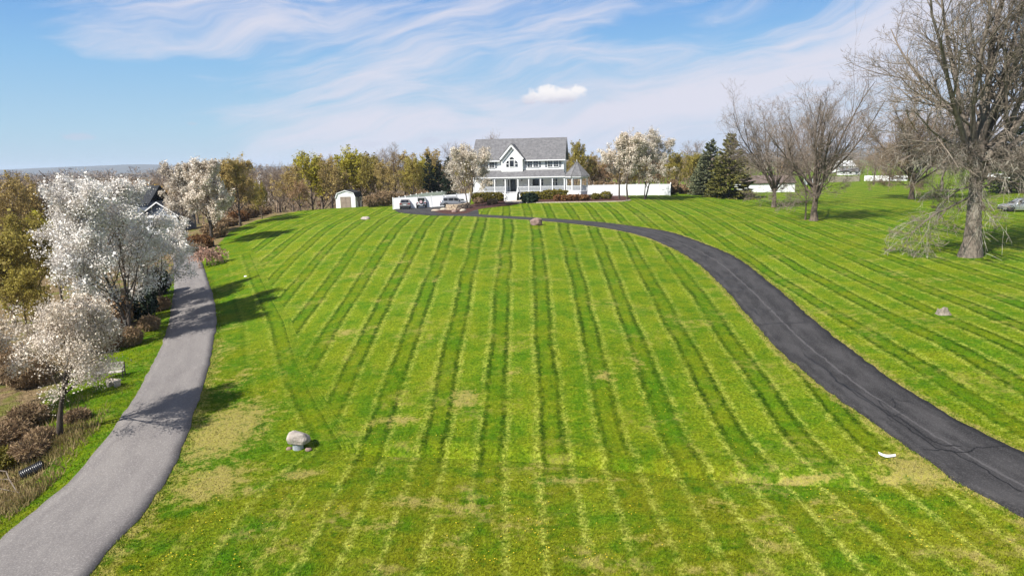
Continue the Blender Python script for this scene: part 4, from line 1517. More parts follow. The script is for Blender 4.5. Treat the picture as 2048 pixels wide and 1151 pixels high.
for xa, xb in zip(PX[:-1], PX[1:]):
    if xa == -2.05:
        continue
    m = MB()
    m.box(xa + 0.1, xb - 0.1, -2.55, -2.47, 2.34, 2.42)
    m.box(xa + 0.1, xb - 0.1, -2.54, -2.48, 1.62, 1.68)
    n_ = int((xb - xa - 0.2) / 0.13)
    for k in range(1, n_):
        x = xa + 0.1 + (xb - xa - 0.2) * k / n_
        m.box(x - 0.02, x + 0.02, -2.53, -2.49, 1.68, 2.34)
    m.build('porch_railing', W, house)
nst = 8
for k in range(nst):
    z1 = 1.50 - k * 1.5 / nst - 0.19
    m = MB()
    m.box(-1.85, 0.05, -2.46 - (k + 1) * 0.28, -2.455 - k * 0.28, -0.3, z1 - 0.04)
    m.box(-1.88, 0.08, -2.49 - (k + 1) * 0.28, -2.457 - k * 0.28, z1 - 0.038, z1)
    m.build('step', W, house)
for x in (-1.95, 0.15):
    m = MB()
    m.box(x - 0.05, x + 0.05, -4.75, -4.65, -0.2, 1.05)
    m.tube([(x, -2.55, 2.42), (x, -4.70, 1.0)], 0.04, 5)
    m.tube([(x, -2.55, 1.75), (x, -4.70, 0.33)], 0.03, 5)
    for k in range(1, 15):
        yy = -2.55 - 2.15 * k / 15
        zz = 2.42 - 1.42 * k / 15
        m.box(x - 0.015, x + 0.015, yy - 0.015, yy + 0.015, zz - 0.68, zz)
    m.build('stair_railing', W, house)

HM = Matrix.Translation(house.location) @ Matrix.Rotation(HY, 4, 'Z')


def hl(x, y, z=0.0):
    p = HM @ Vector((x, y, z))
    return p


# gazebo at the right end of the porch
gp = hl(10.62, -1.75)
gaz = thing('gazebo', 'white octagonal gazebo with pointed grey roof at the right end of the porch', 'gazebo', (gp.x, gp.y, HZ), HY + R(22.5))
ga = [2 * PI * k / 8 for k in range(8)]
MB().lathe([(2.05, 1.38), (2.05, 1.52)], 8).build('floor', W, gaz)
for k in range(8):
    a, b = ga[k], ga[(k + 1) % 8]
    pa, pb = Vector((math.cos(a), math.sin(a), 0)), Vector((math.cos(b), math.sin(b), 0))
    t = MB()
    r1 = 2.42
    t.slab([tuple(pa * r1 + Vector((0, 0, 4.10))), tuple(pb * r1 + Vector((0, 0, 4.10))), (0, 0, 6.62)], 0.08)
    t.build('roof_panel', MT['roof'], gaz)
    t = MB()
    t.tube([tuple(pa * (r1 + 0.01) + Vector((0, 0, 4.11))), (0, 0, 6.66)], 0.045, 5)
    t.build('roof_hip', MT['roof'], gaz)
    t = MB()
    M_ = Matrix.Translation(pa * 1.95) @ Matrix.Rotation(a, 4, 'Z')
    t.box(-0.07, 0.07, -0.07, 0.07, 1.53, 4.0, M_)
    t.build('post', W, gaz)
    d = pb - pa
    M_ = Matrix.Translation((pa + pb) * 0.5 * 1.95) @ Matrix.Rotation(math.atan2(d.y, d.x), 4, 'Z')
    hw = d.length * 1.95 / 2 - 0.08
    t = MB()
    t.box(-hw - 0.14, hw + 0.14, -0.05, 0.05, 3.90, 4.06, Matrix.Translation((pa + pb) * 0.5 * 2.28) @ Matrix.Rotation(math.atan2(d.y, d.x), 4, 'Z'))
    t.box(-hw, hw, -0.04, 0.04, 3.62, 3.89, M_)
    t.build('eave_beam', W, gaz)
    t = MB()
    t.box(-hw, hw, -0.035, 0.035, 2.34, 2.42, M_)
    t.box(-hw, hw, -0.03, 0.03, 1.62, 1.68, M_)
    for q in range(1, 11):
        x = -hw + 2 * hw * q / 11
        t.box(x - 0.018, x + 0.018, -0.018, 0.018, 1.68, 2.34, M_)
    t.build('railing', W, gaz)
    t = MB()
    t.box(-hw - 0.07, hw + 0.07, -0.03, 0.03, 0.0, 1.37, M_)
    t.build('skirt', W, gaz)
MB().lathe([(0.06, 6.6), (0.05, 6.8), (0.01, 6.95)], 8).build('finial', W, gaz)
gs = hl(9.6, -4.15)
st_ = thing('gazebo_steps', 'white steps below the gazebo floor', 'steps', (gs.x, gs.y, HZ), HY)
for k in range(4):
    m = MB()
    m.box(-0.95, 1.05, -0.9 + k * 0.3, -0.602 + k * 0.3, -0.2, 0.42 + k * 0.26)
    m.build('step', W, st_)

# ------------------------------------------------------------------ white fences
def fence_mat():
    m, t, b = new_mat('fence_boards')
    x = t.sep(t.obj())[0]
    fr = t.m('FRACT', t.m('DIVIDE', x, 0.165))
    n_ = t.noise(t.obj(), 1.2, 3.0)
    col = t.mix(t.ss(n_, 0.3, 0.7), (0.81, 0.81, 0.82), (0.73, 0.73, 0.75))
    col = t.mix(t.m('MULTIPLY', t.ss(fr, 0.07, 0.0), 0.5), col, (0.45, 0.45, 0.47))
    t.put(b.inputs['Base Color'], col)
    b.inputs['Roughness'].default_value = 0.45
    return m


MT['fence'] = fence_mat()
_panel = {}


def fence(label, A, B, hgt, n, group=None, base=None):
    A, B = np.array(A[:2], float), np.array(B[:2], float)
    root = thing('vinyl_fence', label, 'fence', (A[0], A[1], float(H(*A))), math.atan2(B[1] - A[1], B[0] - A[0]), group)
    L_ = float(np.hypot(*(B - A)))
    w_ = L_ / n
    key = (round(w_, 2), hgt)
    if key not in _panel:
        m = MB()
        m.box(0.06, w_ - 0.06, -0.02, 0.02, 0.06, hgt - 0.05)
        m.box(0.06, w_ - 0.06, -0.035, 0.035, hgt - 0.05, hgt + 0.03)
        m.box(0.06, w_ - 0.06, -0.035, 0.035, 0.10, 0.24)
        p_ = m.build('panel', MT['fence'], root).data
        q_ = MB().box(-0.062, 0.062, -0.062, 0.062, -0.3, hgt + 0.08).build('post', MT['white'], root).data
        c_ = MB().lathe([(0.10, 0.0), (0.10, 0.03), (0.01, 0.11)], 4, Matrix.Rotation(PI / 4, 4, 'Z')).build('post_cap', MT['white'], root).data
        for o in list(root.children):
            bpy.data.objects.remove(o)
        _panel[key] = (p_, q_, c_)
    p_, q_, c_ = _panel[key]
    z0 = float(H(*A))
    for k in range(n + 1):
        q = A + (B - A) * k / n
        z = float(H(*q)) - z0
        o = link('post', q_, None, root)
        o.location = (w_ * k, 0, z)
        c = link('post_cap', c_, None, o)
        c.location = (0, 0, hgt + 0.082)
        if k < n:
            q2 = A + (B - A) * (k + 1) / n
            o = link('panel', p_, None, root)
            o.location = (w_ * k, 0, z)
            o.rotation_euler = (0, -math.atan2(float(H(*q2)) - float(H(*q)), w_), 0)
    return root


fa = at(786.5, 419)
fb = at(940, 409)
fence('white vinyl fence behind the three parked cars', fa, fb, 1.95, 6)
fd = np.array([fa[0] + 7.6, fa[1] + 20.0])
fence('grey shaded white fence running back from the corner by the parked car', fa + np.array([0.05, 0.08, 0]), fd, 1.95, 10)
ga_ = at(1340, 391)
gb_ = gpt(1186, 127)
fence('long white vinyl fence behind the blossoming trees right of the gazebo', gb_, ga_, 2.05, 7)
fence('short white fence return at the right corner beside the lawn', ga_ + np.array([0.06, 0.06, 0]), ga_ + np.array([2.2, 9.0, 0]), 2.05, 4)
hq = hl(8.2, 3.2)
fence('white fence between the house corner and the gazebo', (hq.x, hq.y), gb_, 2.05, 3)

# ------------------------------------------------------------------ shed
sp_ = at(692, 415.2)
shed = thing('shed', 'white gambrel shed with brown double doors on the left of the hilltop', 'shed', tuple(sp_), R(-3))
prof = [(-1.87, -0.1), (1.87, -0.1), (1.87, 2.0), (1.55, 2.72), (0, 3.22), (-1.55, 2.72), (-1.87, 2.0)]
MB().prism(prof, 0, 4.6).build('wall', MT['siding'], shed)
m = MB()
rp = [(-1.98, 1.88), (-1.62, 2.76), (0, 3.28), (1.62, 2.76), (1.98, 1.88)]
for (a, b) in zip(rp[:-1], rp[1:]):
    m.slab([(a[0], -0.12, a[1]), (a[0], 4.72, a[1]), (b[0], 4.72, b[1]), (b[0], -0.12, b[1])][::-1], -0.06)
m.build('roof', MT['roof_dark'], shed)
m = MB()
for (a, b) in zip(rp[:-1], rp[1:]):
    d = Vector((b[0] - a[0], 0, b[1] - a[1])).normalized()
    nn = Vector((d.z, 0, -d.x)) * 0.12
    q = [Vector((a[0], -0.125, a[1])), Vector((b[0], -0.125, b[1]))]
    m.slab([tuple(q[0]), tuple(q[1]), tuple(q[1] + nn), tuple(q[0] + nn)], 0.04)
m.build('rake_trim', W, shed)
for x0, x1 in ((-0.98, -0.01), (0.01, 0.98)):
    d_ = MB().box(x0, x1, -0.05, -0.003, 0.0, 2.05).build('door', MT['tan_wood'], shed)
    t = MB()
    t.box(x0, x1, -0.075, -0.052, 1.0, 1.10)
    t.box(x0, x0 + 0.07, -0.075, -0.052, 0.0, 2.05)
    t.box(x1 - 0.07, x1, -0.075, -0.052, 0.0, 2.05)
    t.box(x0 + 0.07, x1 - 0.07, -0.075, -0.052, 1.95, 2.05)
    t.build('batten', MT['tan_wood'], d_)
for y0 in (0.75, 3.3):
    Mx = Matrix.Translation((1.87, y0, 0)) @ Matrix.Rotation(PI / 2, 4, 'Z')
    t = MB().box(-0.06, 0.86, -0.04, -0.003, 1.0, 1.85, Mx).build('window', W, shed)
    MB().box(0.06, 0.74, -0.055, -0.035, 1.10, 1.75, Mx).build('pane', MT['glass'], t)
Mx = Matrix.Translation((1.87, 1.95, 0)) @ Matrix.Rotation(PI / 2, 4, 'Z')
MB().box(0.0, 1.0, -0.05, -0.003, 0.0, 1.9, Mx).build('side_door', MT['door'], shed)
# green cart by the shed
gpn = at(664, 413)
cart = thing('garden_cart', 'small green and black garden cart parked left of the white shed', 'cart', tuple(gpn), R(8))
MB().bbox(-0.75, 0.75, -0.5, 0.5, 0.22, 0.50, 0.06).build('tray', MT['green_cart'], cart)
MB().bbox(-0.60, 0.35, -0.4, 0.4, 0.50, 1.05, 0.10).build('hood', MT['plastic'], cart)
m = MB()
m.bbox(0.0, 0.42, -0.25, 0.25, 1.05, 1.16, 0.04)
m.bbox(-0.05, 0.05, -0.25, 0.25, 1.10, 1.45, 0.03)
m.build('seat', mat('red_seat', (0.22, 0.03, 0.03), (0.17, 0.025, 0.025), 4, 0.5), cart)
for x, y in ((-0.5, -0.52), (0.5, -0.52), (-0.5, 0.52), (0.5, 0.52)):
    MB().lathe([(0.05, -0.08), (0.22, -0.07), (0.24, 0), (0.22, 0.07), (0.05, 0.08)], 14, Matrix.Translation((x, y, 0.23)) @ Matrix.Rotation(PI / 2, 4, 'X')).build('wheel', MT['rubber'], cart)


# ------------------------------------------------------------------ parked cars
def ring(st):
    x, zb, zs, zt, wb, ws, wt = st
    zm = zb + (zs - zb) * 0.55
    return [(x, -wb, zb), (x, -ws * 1.01, zm), (x, -ws, zs), (x, -wt, zt), (x, -wt * 0.55, zt + 0.025), (x, wt * 0.55, zt + 0.025), (x, wt, zt), (x, ws, zs), (x, ws * 1.01, zm), (x, wb, zb)]


def car_body(stations):
    m = MB()
    V, Fs = [], []
    n = 10
    for s in stations:
        V += ring(s)
    for i in range(len(stations) - 1):
        for k in range(n):
            a, b = i * n + k, i * n + (k + 1) % n
            Fs.append((a, a + n, b + n, b))
    Fs += [tuple(range(n)), tuple(range(len(stations) * n - 1, (len(stations) - 1) * n - 1, -1))]
    return m.add(V, Fs)


def st_at(stations, x):
    for a, b in zip(stations[:-1], stations[1:]):
        if a[0] <= x <= b[0]:
            f = (x - a[0]) / (b[0] - a[0])
            return [p + (q - p) * f for p, q in zip(a, b)]
    return list(stations[-1])


def side_glass(stations, xs, s, lo=0.08, hi=0.86):
    """a pane on the side of the cabin, 8 mm proud"""
    V, Fs = [], []
    for x in xs:
        q = st_at(stations, x)
        for f in (lo, hi):
            y = q[5] + (q[6] - q[5]) * f + 0.010
            z = q[2] + (q[3] - q[2]) * f
            V.append((x, s * y, z))
    n = len(xs)
    for i in range(n - 1):
        Fs.append((2 * i, 2 * i + 1, 2 * i + 3, 2 * i + 2))
    V2 = V + [(x, y - s * 0.03, z) for x, y, z in V]
    Fs2 = Fs + [tuple(k + 2 * n for k in f[::-1]) for f in Fs]
    edge = list(range(0, 2 * n, 2)) + list(range(2 * n - 1, 0, -2))
    for a, b in zip(edge, edge[1:] + edge[:1]):
        Fs2.append((a, b, b + 2 * n, a + 2 * n))
    return MB().add(V2, Fs2)


def wheels(root, xs, w_, r_, wid=0.22):
    for x in xs:
        for s in (-1, 1):
            M_ = Matrix.Translation((x, s * w_, r_)) @ Matrix.Rotation(PI / 2, 4, 'X')
            t = MB().lathe([(r_ * 0.62, -wid / 2), (r_ * 0.93, -wid / 2), (r_, -wid * 0.3), (r_, wid * 0.3), (r_ * 0.93, wid / 2), (r_ * 0.62, wid / 2)], 20, M_).build('wheel', MT['rubber'], root, True)
            MB().lathe([(r_ * 0.60, -wid * 0.42), (r_ * 0.62, wid * 0.42), (r_ * 0.2, wid * 0.46), (0.03, wid * 0.40)] if True else [], 10, M_).build('rim', MT['rim'], t)


SUV = [(-2.36, 0.42, 0.80, 1.02, 0.78, 0.88, 0.84), (-2.26, 0.34, 0.98, 1.12, 0.84, 0.92, 0.84), (-1.92, 0.30, 1.02, 1.62, 0.87, 0.935, 0.70), (-1.75, 0.30, 1.02, 1.68, 0.87, 0.94, 0.68), (-0.3, 0.28, 1.01, 1.72, 0.88, 0.945, 0.67), (0.50, 0.28, 0.99, 1.63, 0.88, 0.945, 0.65), (1.30, 0.28, 0.97, 1.04, 0.88, 0.94, 0.78), (2.15, 0.32, 0.82, 0.90, 0.84, 0.90, 0.72), (2.38, 0.42, 0.65, 0.74, 0.72, 0.80, 0.66)]


def suv(label, paint, loc, rz):
    root = thing('parked_car', label, 'car', loc, rz)
    car_body(SUV).build('body', MT[paint], root, False)
    for s in (-1, 1):
        for xs in ((-1.78, -1.45, -1.10), (-1.02, -0.6, -0.12), (-0.04, 0.3, 0.62, 0.98)):
            side_glass(SUV, xs, s, 0.10, 0.80).build('side_window', MT['glass'], root)
        MB().tube([(-1.5, s * 0.62, 1.71), (-1.4, s * 0.62, 1.76), (0.2, s * 0.62, 1.77), (0.35, s * 0.61, 1.70)], 0.02, 5).build('roof_rail', MT['rim'], root)
        MB().bbox(0.62, 0.82, min(s * 0.94, s * 1.10), max(s * 0.94, s * 1.10), 1.02, 1.18, 0.03).build('mirror', MT[paint], root)
        MB().bbox(-2.385, -2.18, min(s * 0.50, s * 0.925), max(s * 0.50, s * 0.925), 0.86, 1.02, 0.03).build('taillight', MT['lamp_red'], root)
        MB().bbox(2.05, 2.33, min(s * 0.50, s * 0.84), max(s * 0.50, s * 0.84), 0.70, 0.83, 0.03).build('headlight', MT['plate'], root)
        t = MB()
        for x in (-1.42, 1.42):
            pts = [(x + 0.47 * math.cos(a), 0.36 + 0.47 * math.sin(a)) for a in np.linspace(0, PI, 12)]
            inn = [(x + 0.38 * math.cos(a), 0.36 + 0.38 * math.sin(a)) for a in np.linspace(PI, 0, 12)]
            t.prism(pts + inn, min(s * 0.90, s * 0.958), max(s * 0.90, s * 0.958))
        t.build('wheel_arch', MT['plastic'], root)
    MB().slab([(-2.272, -0.70, 1.14), (-2.272, 0.70, 1.14), (-1.965, 0.60, 1.58), (-1.965, -0.60, 1.58)], -0.02).build('rear_window', MT['glass'], root)
    MB().slab([(1.265, 0.74, 1.10), (1.265, -0.74, 1.10), (0.56, -0.60, 1.60), (0.56, 0.60, 1.60)], -0.02).build('windscreen', MT['glass'], root)
    m = MB().bbox(-2.44, -2.20, -0.86, 0.86, 0.30, 0.56, 0.05)
    m.bbox(2.20, 2.44, -0.80, 0.80, 0.30, 0.52, 0.05)
    m.build('bumper', MT['plastic'], root)
    MB().box(-2.395, -2.37, -0.26, 0.26, 0.72, 0.85).build('number_plate', MT['plate'], root)
    MB().box(-2.39, -2.372, -0.48, 0.48, 0.93, 0.97).build('trim_strip', MT['rim'], root)
    wheels(root, (-1.42, 1.42), 0.83, 0.36)
    return root


def on(px, py, dz=0.035):
    p = at(px, py)
    return (float(p[0]), float(p[1]), float(p[2]) + dz)


c1 = on(808, 418.8)
suv('grey car seen from behind, leftmost against the white fence', 'car_grey', (c1[0], c1[1] + 2.4, c1[2]), R(94))
c3 = on(908, 414.6)
suv('silver car parked side-on behind the tan stone wall', 'car_silver', (c3[0], c3[1] + 0.9, c3[2]), R(6))
JEEP = [(-1.98, 0.55, 1.12, 1.80, 0.70, 0.76, 0.68), (-1.9, 0.50, 1.12, 1.84, 0.72, 0.77, 0.67), (-0.2, 0.5, 1.11, 1.86, 0.74, 0.77, 0.67), (0.30, 0.5, 1.10, 1.82, 0.74, 0.77, 0.65), (0.62, 0.5, 1.10, 1.16, 0.74, 0.77, 0.64), (1.85, 0.55, 1.02, 1.10, 0.62, 0.64, 0.54), (1.92, 0.6, 0.95, 1.02, 0.58, 0.60, 0.50)]
c2 = on(841, 416.6)
jeep = thing('off_road_car', 'white boxy off-road car with a spare wheel on its back door', 'car', (c2[0], c2[1] + 2.0, c2[2]), R(95))
car_body(JEEP).build('body', MT['car_white'], jeep)
for s in (-1, 1):
    for xs in ((-1.75, -1.3, -0.9), (-0.80, -0.4, 0.0), (0.08, 0.3, 0.42)):
        side_glass(JEEP, xs, s, 0.10, 0.82).build('side_window', MT['glass'], jeep)
    for x in (-1.30, 1.22):
        pts = [(x - 0.55, 0.62), (x - 0.42, 0.92), (x + 0.42, 0.92), (x + 0.55, 0.62), (x + 0.47, 0.60), (x + 0.36, 0.84), (x - 0.36, 0.84), (x - 0.47, 0.60)]
        MB().prism(pts, min(s * 0.70, s * 0.95), max(s * 0.70, s * 0.95)).build('fender', MT['plastic'], jeep)
    MB().bbox(0.42, 0.58, min(s * 0.78, s * 1.0), max(s * 0.78, s * 1.0), 1.14, 1.34, 0.03).build('mirror', MT['plastic'], jeep)
    MB().bbox(-2.03, -1.97, min(s * 0.55, s * 0.74), max(s * 0.55, s * 0.74), 0.82, 1.02, 0.015).build('taillight', MT['lamp_red'], jeep)
MB().bbox(-1.96, 0.28, -0.68, 0.68, 1.855, 1.90, 0.02).build('soft_top', MT['plastic'], jeep)
MB().box(-2.002, -1.96, -0.60, 0.60, 1.20, 1.76).build('rear_window', MT['glass'], jeep)
t = MB().lathe([(0.20, -0.11), (0.36, -0.11), (0.39, -0.06), (0.39, 0.06), (0.36, 0.11), (0.20, 0.11)], 20, Matrix.Translation((-2.12, 0.05, 1.12)) @ Matrix.Rotation(PI / 2, 4, 'Y')).build('spare_wheel', MT['rubber'], jeep, True)
MB().lathe([(0.25, -0.128), (0.25, -0.112), (0.05, -0.10)][::-1], 16, Matrix.Translation((-2.12, 0.05, 1.12)) @ Matrix.Rotation(PI / 2, 4, 'Y')).build('wheel_cover', mat('pale_pink_cover', (0.62, 0.45, 0.46), (0.52, 0.36, 0.37), 6, 0.5), t)
MB().bbox(-2.12, -1.96, -0.80, 0.80, 0.46, 0.64, 0.03).build('bumper', MT['plastic'], jeep)
MB().box(-2.14, -2.122, -0.26, 0.26, 0.50, 0.62).build('number_plate', MT['plate'], jeep)
wheels(jeep, (-1.30, 1.22), 0.78, 0.40, 0.26)

# ------------------------------------------------------------------ beds, walls and planting in front of the house
def drape(name, near, far_, n, m_, mat_, lift, kind='structure', parent=None):
    A, _ = smooth_line([tuple(at(*q)[:2]) for q in near], n)
    B, _ = smooth_line([tuple(at(*q)[:2]) for q in far_], n)
    tt = np.linspace(0, 1, m_)
    G = A[:, None] * (1 - tt)[None, :, None] + B[:, None] * tt[None, :, None]
    hump = 0.10 * np.sin(np.linspace(0, PI, m_))[None]
    z = H(G[..., 0], G[..., 1]) + lift + hump
    ix = np.arange(n * m_).reshape(n, m_)
    Q = np.stack([ix[:-1, :-1], ix[1:, :-1], ix[1:, 1:], ix[:-1, 1:]], -1).reshape(-1, 4)
    o = link(name, np_mesh(name, np.concatenate([G, z[..., None]], -1), [Q[:, ::-1]]), mat_, parent, True)
    if kind:
        tag(o, kind=kind)
    return o


drape('mulch_bed', [(862, 421.5), (880, 426), (905, 428.5), (928, 427.5), (945, 422), (962, 417.5), (1000, 413), (1028, 409.5), (1046, 406)],
      [(872, 418), (890, 418.5), (905, 419), (920, 418), (938, 411), (960, 405), (990, 402), (1016, 401), (1038, 400)], 60, 9, MT['mulch'], 0.03)
drape('mulch_bed', [(1068, 405), (1100, 404.3), (1150, 403.8), (1200, 403.0), (1240, 402.2), (1262, 400)], [(1066, 397.5), (1100, 396), (1150, 394), (1200, 391.5), (1235, 391), (1256, 395)], 50, 8, MT['mulch'], 0.03)
drape('front_walk', [(1008, 408.5), (1030, 407.5), (1050, 406)], [(1012, 402), (1030, 401), (1044, 400)], 14, 6, MT['stone_pale'], 0.05)


def stone_row(name, label, cat, pxs, hgt, thick, lenm, courses, m_, jit=0.04, seed=0):
    """low wall or edging laid of separate stones"""
    rng = np.random.default_rng(seed)
    L_, _ = smooth_line([tuple(at(*q)[:2]) for q in pxs], 60)
    seg = np.r_[0, np.cumsum(np.linalg.norm(np.diff(L_, axis=0), axis=1))]
    c = L_[30]
    root = thing(name, label, cat, (float(c[0]), float(c[1]), float(H(*c))))
    ch = hgt / courses
    for k in range(courses):
        s_ = (k % 2) * lenm * 0.5
        while s_ < seg[-1] - lenm * 0.5:
            ln = lenm * rng.uniform(0.75, 1.25)
            s2 = min(s_ + ln, seg[-1])
            mx = (s_ + s2) / 2
            p = np.array([np.interp(mx, seg, L_[:, 0]), np.interp(mx, seg, L_[:, 1])])
            q = np.array([np.interp(mx + 0.1, seg, L_[:, 0]), np.interp(mx + 0.1, seg, L_[:, 1])]) - np.array([np.interp(mx - 0.1, seg, L_[:, 0]), np.interp(mx - 0.1, seg, L_[:, 1])])
            z = float(H(*p)) + k * ch - 0.08
            M_ = Matrix.Translation((p[0] - c[0], p[1] - c[1], z - float(H(*c)))) @ Matrix.Rotation(math.atan2(q[1], q[0]) + rng.normal(0, 0.03), 4, 'Z')
            h2 = ln / 2 - 0.012
            t = MB().bbox(-h2, h2, -thick / 2 + rng.uniform(-jit, jit), thick / 2, 0.0, ch - 0.012, 0.025, M_)
            t.build('stone', m_, root)
            s_ = s2
    return root


stone_row('stone_wall', 'curved tan stone retaining wall in front of the silver car', 'wall', [(893, 420.5), (903, 421), (915, 420.5), (928, 419), (938, 416)], 1.05, 0.35, 0.55, 4, MT['stone_tan'], seed=2)
stone_row('bed_edging', 'pale stone edging along the front of the red mulch bed', 'edging', [(1052, 406.5), (1080, 405.7), (1120, 405), (1170, 404.4), (1210, 403.7), (1245, 402.8), (1262, 400.8)], 0.22, 0.28, 0.5, 1, MT['stone_pale'], seed=5)
stone_row('low_stone_wall', 'low tan stone wall under the right hedge', 'wall', [(1044, 397.5), (1080, 396.3), (1120, 395.2), (1160, 394.2), (1205, 392)], 0.50, 0.3, 0.5, 2, MT['stone_tan'], seed=7)
stone_row('low_stone_wall', 'low tan stone wall left of the white front steps', 'wall', [(950, 404.5), (975, 402.5), (1000, 401.5), (1014, 401)], 0.5, 0.3, 0.5, 2, MT['stone_tan'], seed=8)
for i, (px, py, sx, sy, sz, m_, lab) in enumerate(((872, 422.5, 0.95, 0.45, 0.28, 'stone_pale', 'flat pale stone at the left tip of the mulch bed'), (887, 420.6, 0.8, 0.4, 0.3, 'stone_pale', 'pale stone at the foot of the tan wall'), (909, 425.5, 0.50, 0.45, 0.42, 'rock_pink', 'rounded pinkish stone in the mulch below the wall'), (926, 423, 0.6, 0.4, 0.34, 'stone_pale', 'pale stone in the mulch beside the blossom tree trunk'))):
    p = at(px, py)
    rock('boulder', lab, 20 + i, sx, sy, sz, MT[m_], (p[0], p[1], p[2] + sz * 0.35), 0.2 * i, 'stone', n=2)


def put(px, py):
    p = at(px, py)
    return (float(p[0]), float(p[1]), float(p[2]))


hl1 = hl(-5.0, -3.75)
bush('hedge', 'long clipped yellow-green hedge left of the front steps', 'hedge', 1, 2.75, 0.75, 1.45, MT['hedge'], 5200, 0.17, (hl1.x, hl1.y, HZ), HY, boxy=5)
hl2 = hl(3.0, -3.75)
bush('hedge', 'clipped yellow-green hedge just right of the front steps', 'hedge', 2, 2.1, 0.8, 1.45, MT['hedge'], 4200, 0.17, (hl2.x, hl2.y, HZ), HY, boxy=5)
hl3 = hl(6.9, -3.8)
bush('hedge', 'taller brown and green hedge below the right end of the porch', 'hedge', 3, 2.2, 0.9, 1.75, MT['hedge'], 4600, 0.17, (hl3.x, hl3.y, HZ), HY, boxy=4)
bush('dwarf_spruce', 'low rounded dark spruce shrub at the end of the front walk', 'shrub', 4, 1.35, 1.2, 1.5, MT['needle_dark'], 2600, 0.24, put(1060, 405.5), boxy=2.2, elong=1.4)
for i, (px, py, r_, h_) in enumerate(((1116, 402, .75, 1.0), (1128, 402, .75, .95), (1140, 401.8, .75, 1.05), (1151, 401.5, .75, 1.05), (1162, 401.2, .7, 1.0), (1172, 401, .65, .9))):
    bush('ornamental_grass', ('first', 'second', 'third', 'fourth', 'fifth', 'last')[i] + ' orange-brown clump counted from the dwarf spruce along the bed edging', 'shrub', 30 + i, r_, r_ * 0.8, h_, MT['shrub_rust'], 700, 0.17, put(px, py), 0.4 * i, 'orange-brown clumps in the mulch bed', elong=1.8)
for i, (px, py, r_, h_, mm, lab) in enumerate(((1191, 399.5, .75, 1.1, 'hedge', 'round olive shrub right of the orange-brown clumps'), (1212, 398.5, 1.15, 1.35, 'hedge', 'wide olive and rust shrub near the right tip of the bed'), (1165, 389.5, .65, 1.15, 'shrub_red', 'dark red round shrub beside the gazebo steps'), (1187, 388.5, .8, 1.3, 'shrub_rust', 'rust-brown shrub below the right side of the gazebo'),
                                                  (972, 402.5, .8, 1.0, 'shrub_rust', 'rust-brown shrub below the left hedge'), (988, 402, .7, .9, 'shrub_red', 'reddish shrub in the bed near the left hedge'), (1004, 401, .6, .9, 'shrub_rust', 'small brown shrub left of the front steps'), (957, 408, 1.0, 1.1, 'shrub_brown', 'brown bush right of the leaning blossom tree'), (985, 409, 1.0, .9, 'shrub_brown', 'low brown bush at the edge of the left mulch bed'),
                                                  (905, 410, .8, 1.0, 'shrub_brown', 'brown bush on top of the tan stone wall'), (922, 410.5, .7, 1.1, 'needle_dark', 'dark evergreen shrub behind the leaning blossom tree'))):
    bush('shrub', lab, 'shrub', 50 + i, r_, r_ * 0.9, h_, MT[mm], 900, 0.16, put(px, py), 0.3 * i)

# ------------------------------------------------------------------ things on the lawn
p = at(1073, 450)
rock('boulder', 'squarish pinkish boulder beside the driveway at the top of the lawn', 3, 0.85, 0.7, 0.72, MT['rock_pink'], (p[0], p[1], p[2] + 0.26), 0.3)
p = at(731, 438.5)
rock('boulder', 'pale grey rock in the grass below the white shed', 5, 0.75, 0.5, 0.34, MT['rock_grey'], (p[0], p[1], p[2] + 0.1), 0.5)
p = at(597, 901)
well = thing('drain_pipe', 'pale corrugated drain pipe standing under the grey boulder by the left lawn edge', 'pipe', (float(p[0]) - 0.08, float(p[1]) + 0.22, float(p[2])))
prof_ = []
for k in range(25):
    prof_.append((0.29 + 0.0, -0.4 + k * 0.037))
m = MB()
V, Fs, n = [], [], 60
for zi, z in enumerate((-0.4, 0.28)):
    for k in range(n):
        a = 2 * PI * k / n
        r_ = 0.21 + 0.014 * math.cos(k * PI)
        V.append((r_ * math.cos(a), r_ * math.sin(a), z))
Fs = [(k, (k + 1) % n, n + (k + 1) % n, n + k) for k in range(n)]
m.add(V, Fs)
m.build('barrel', MT['metal_galv'], well)
MB().lathe([(0.195, -0.3), (0.195, 0.24), (0.21, 0.26)], 20).build('inside', MT['iron'], well)
rock('boulder', 'large domed grey boulder lying over the corrugated drain pipe', 11, 0.60, 0.52, 0.46, MT['rock_grey'], (float(p[0]) - 0.10, float(p[1]) + 0.36, float(p[2]) + 0.36), 0.9, flat=0.16)
# earth lip around it
rngl = np.random.default_rng(4)
for i, (dx, dy, s_, lab) in enumerate(((0.42, 0.05, .20, 'small brown stone right of the corrugated drain pipe'), (-0.45, 0.22, .16, 'small brown stone left of the corrugated drain pipe'))):
    rock('stone', lab, 40 + i, s_, s_ * 0.8, s_ * 0.6, MT['rock_pink'], (float(p[0]) + dx, float(p[1]) + dy, float(p[2]) + 0.01), 0.3, 'stone', n=2)
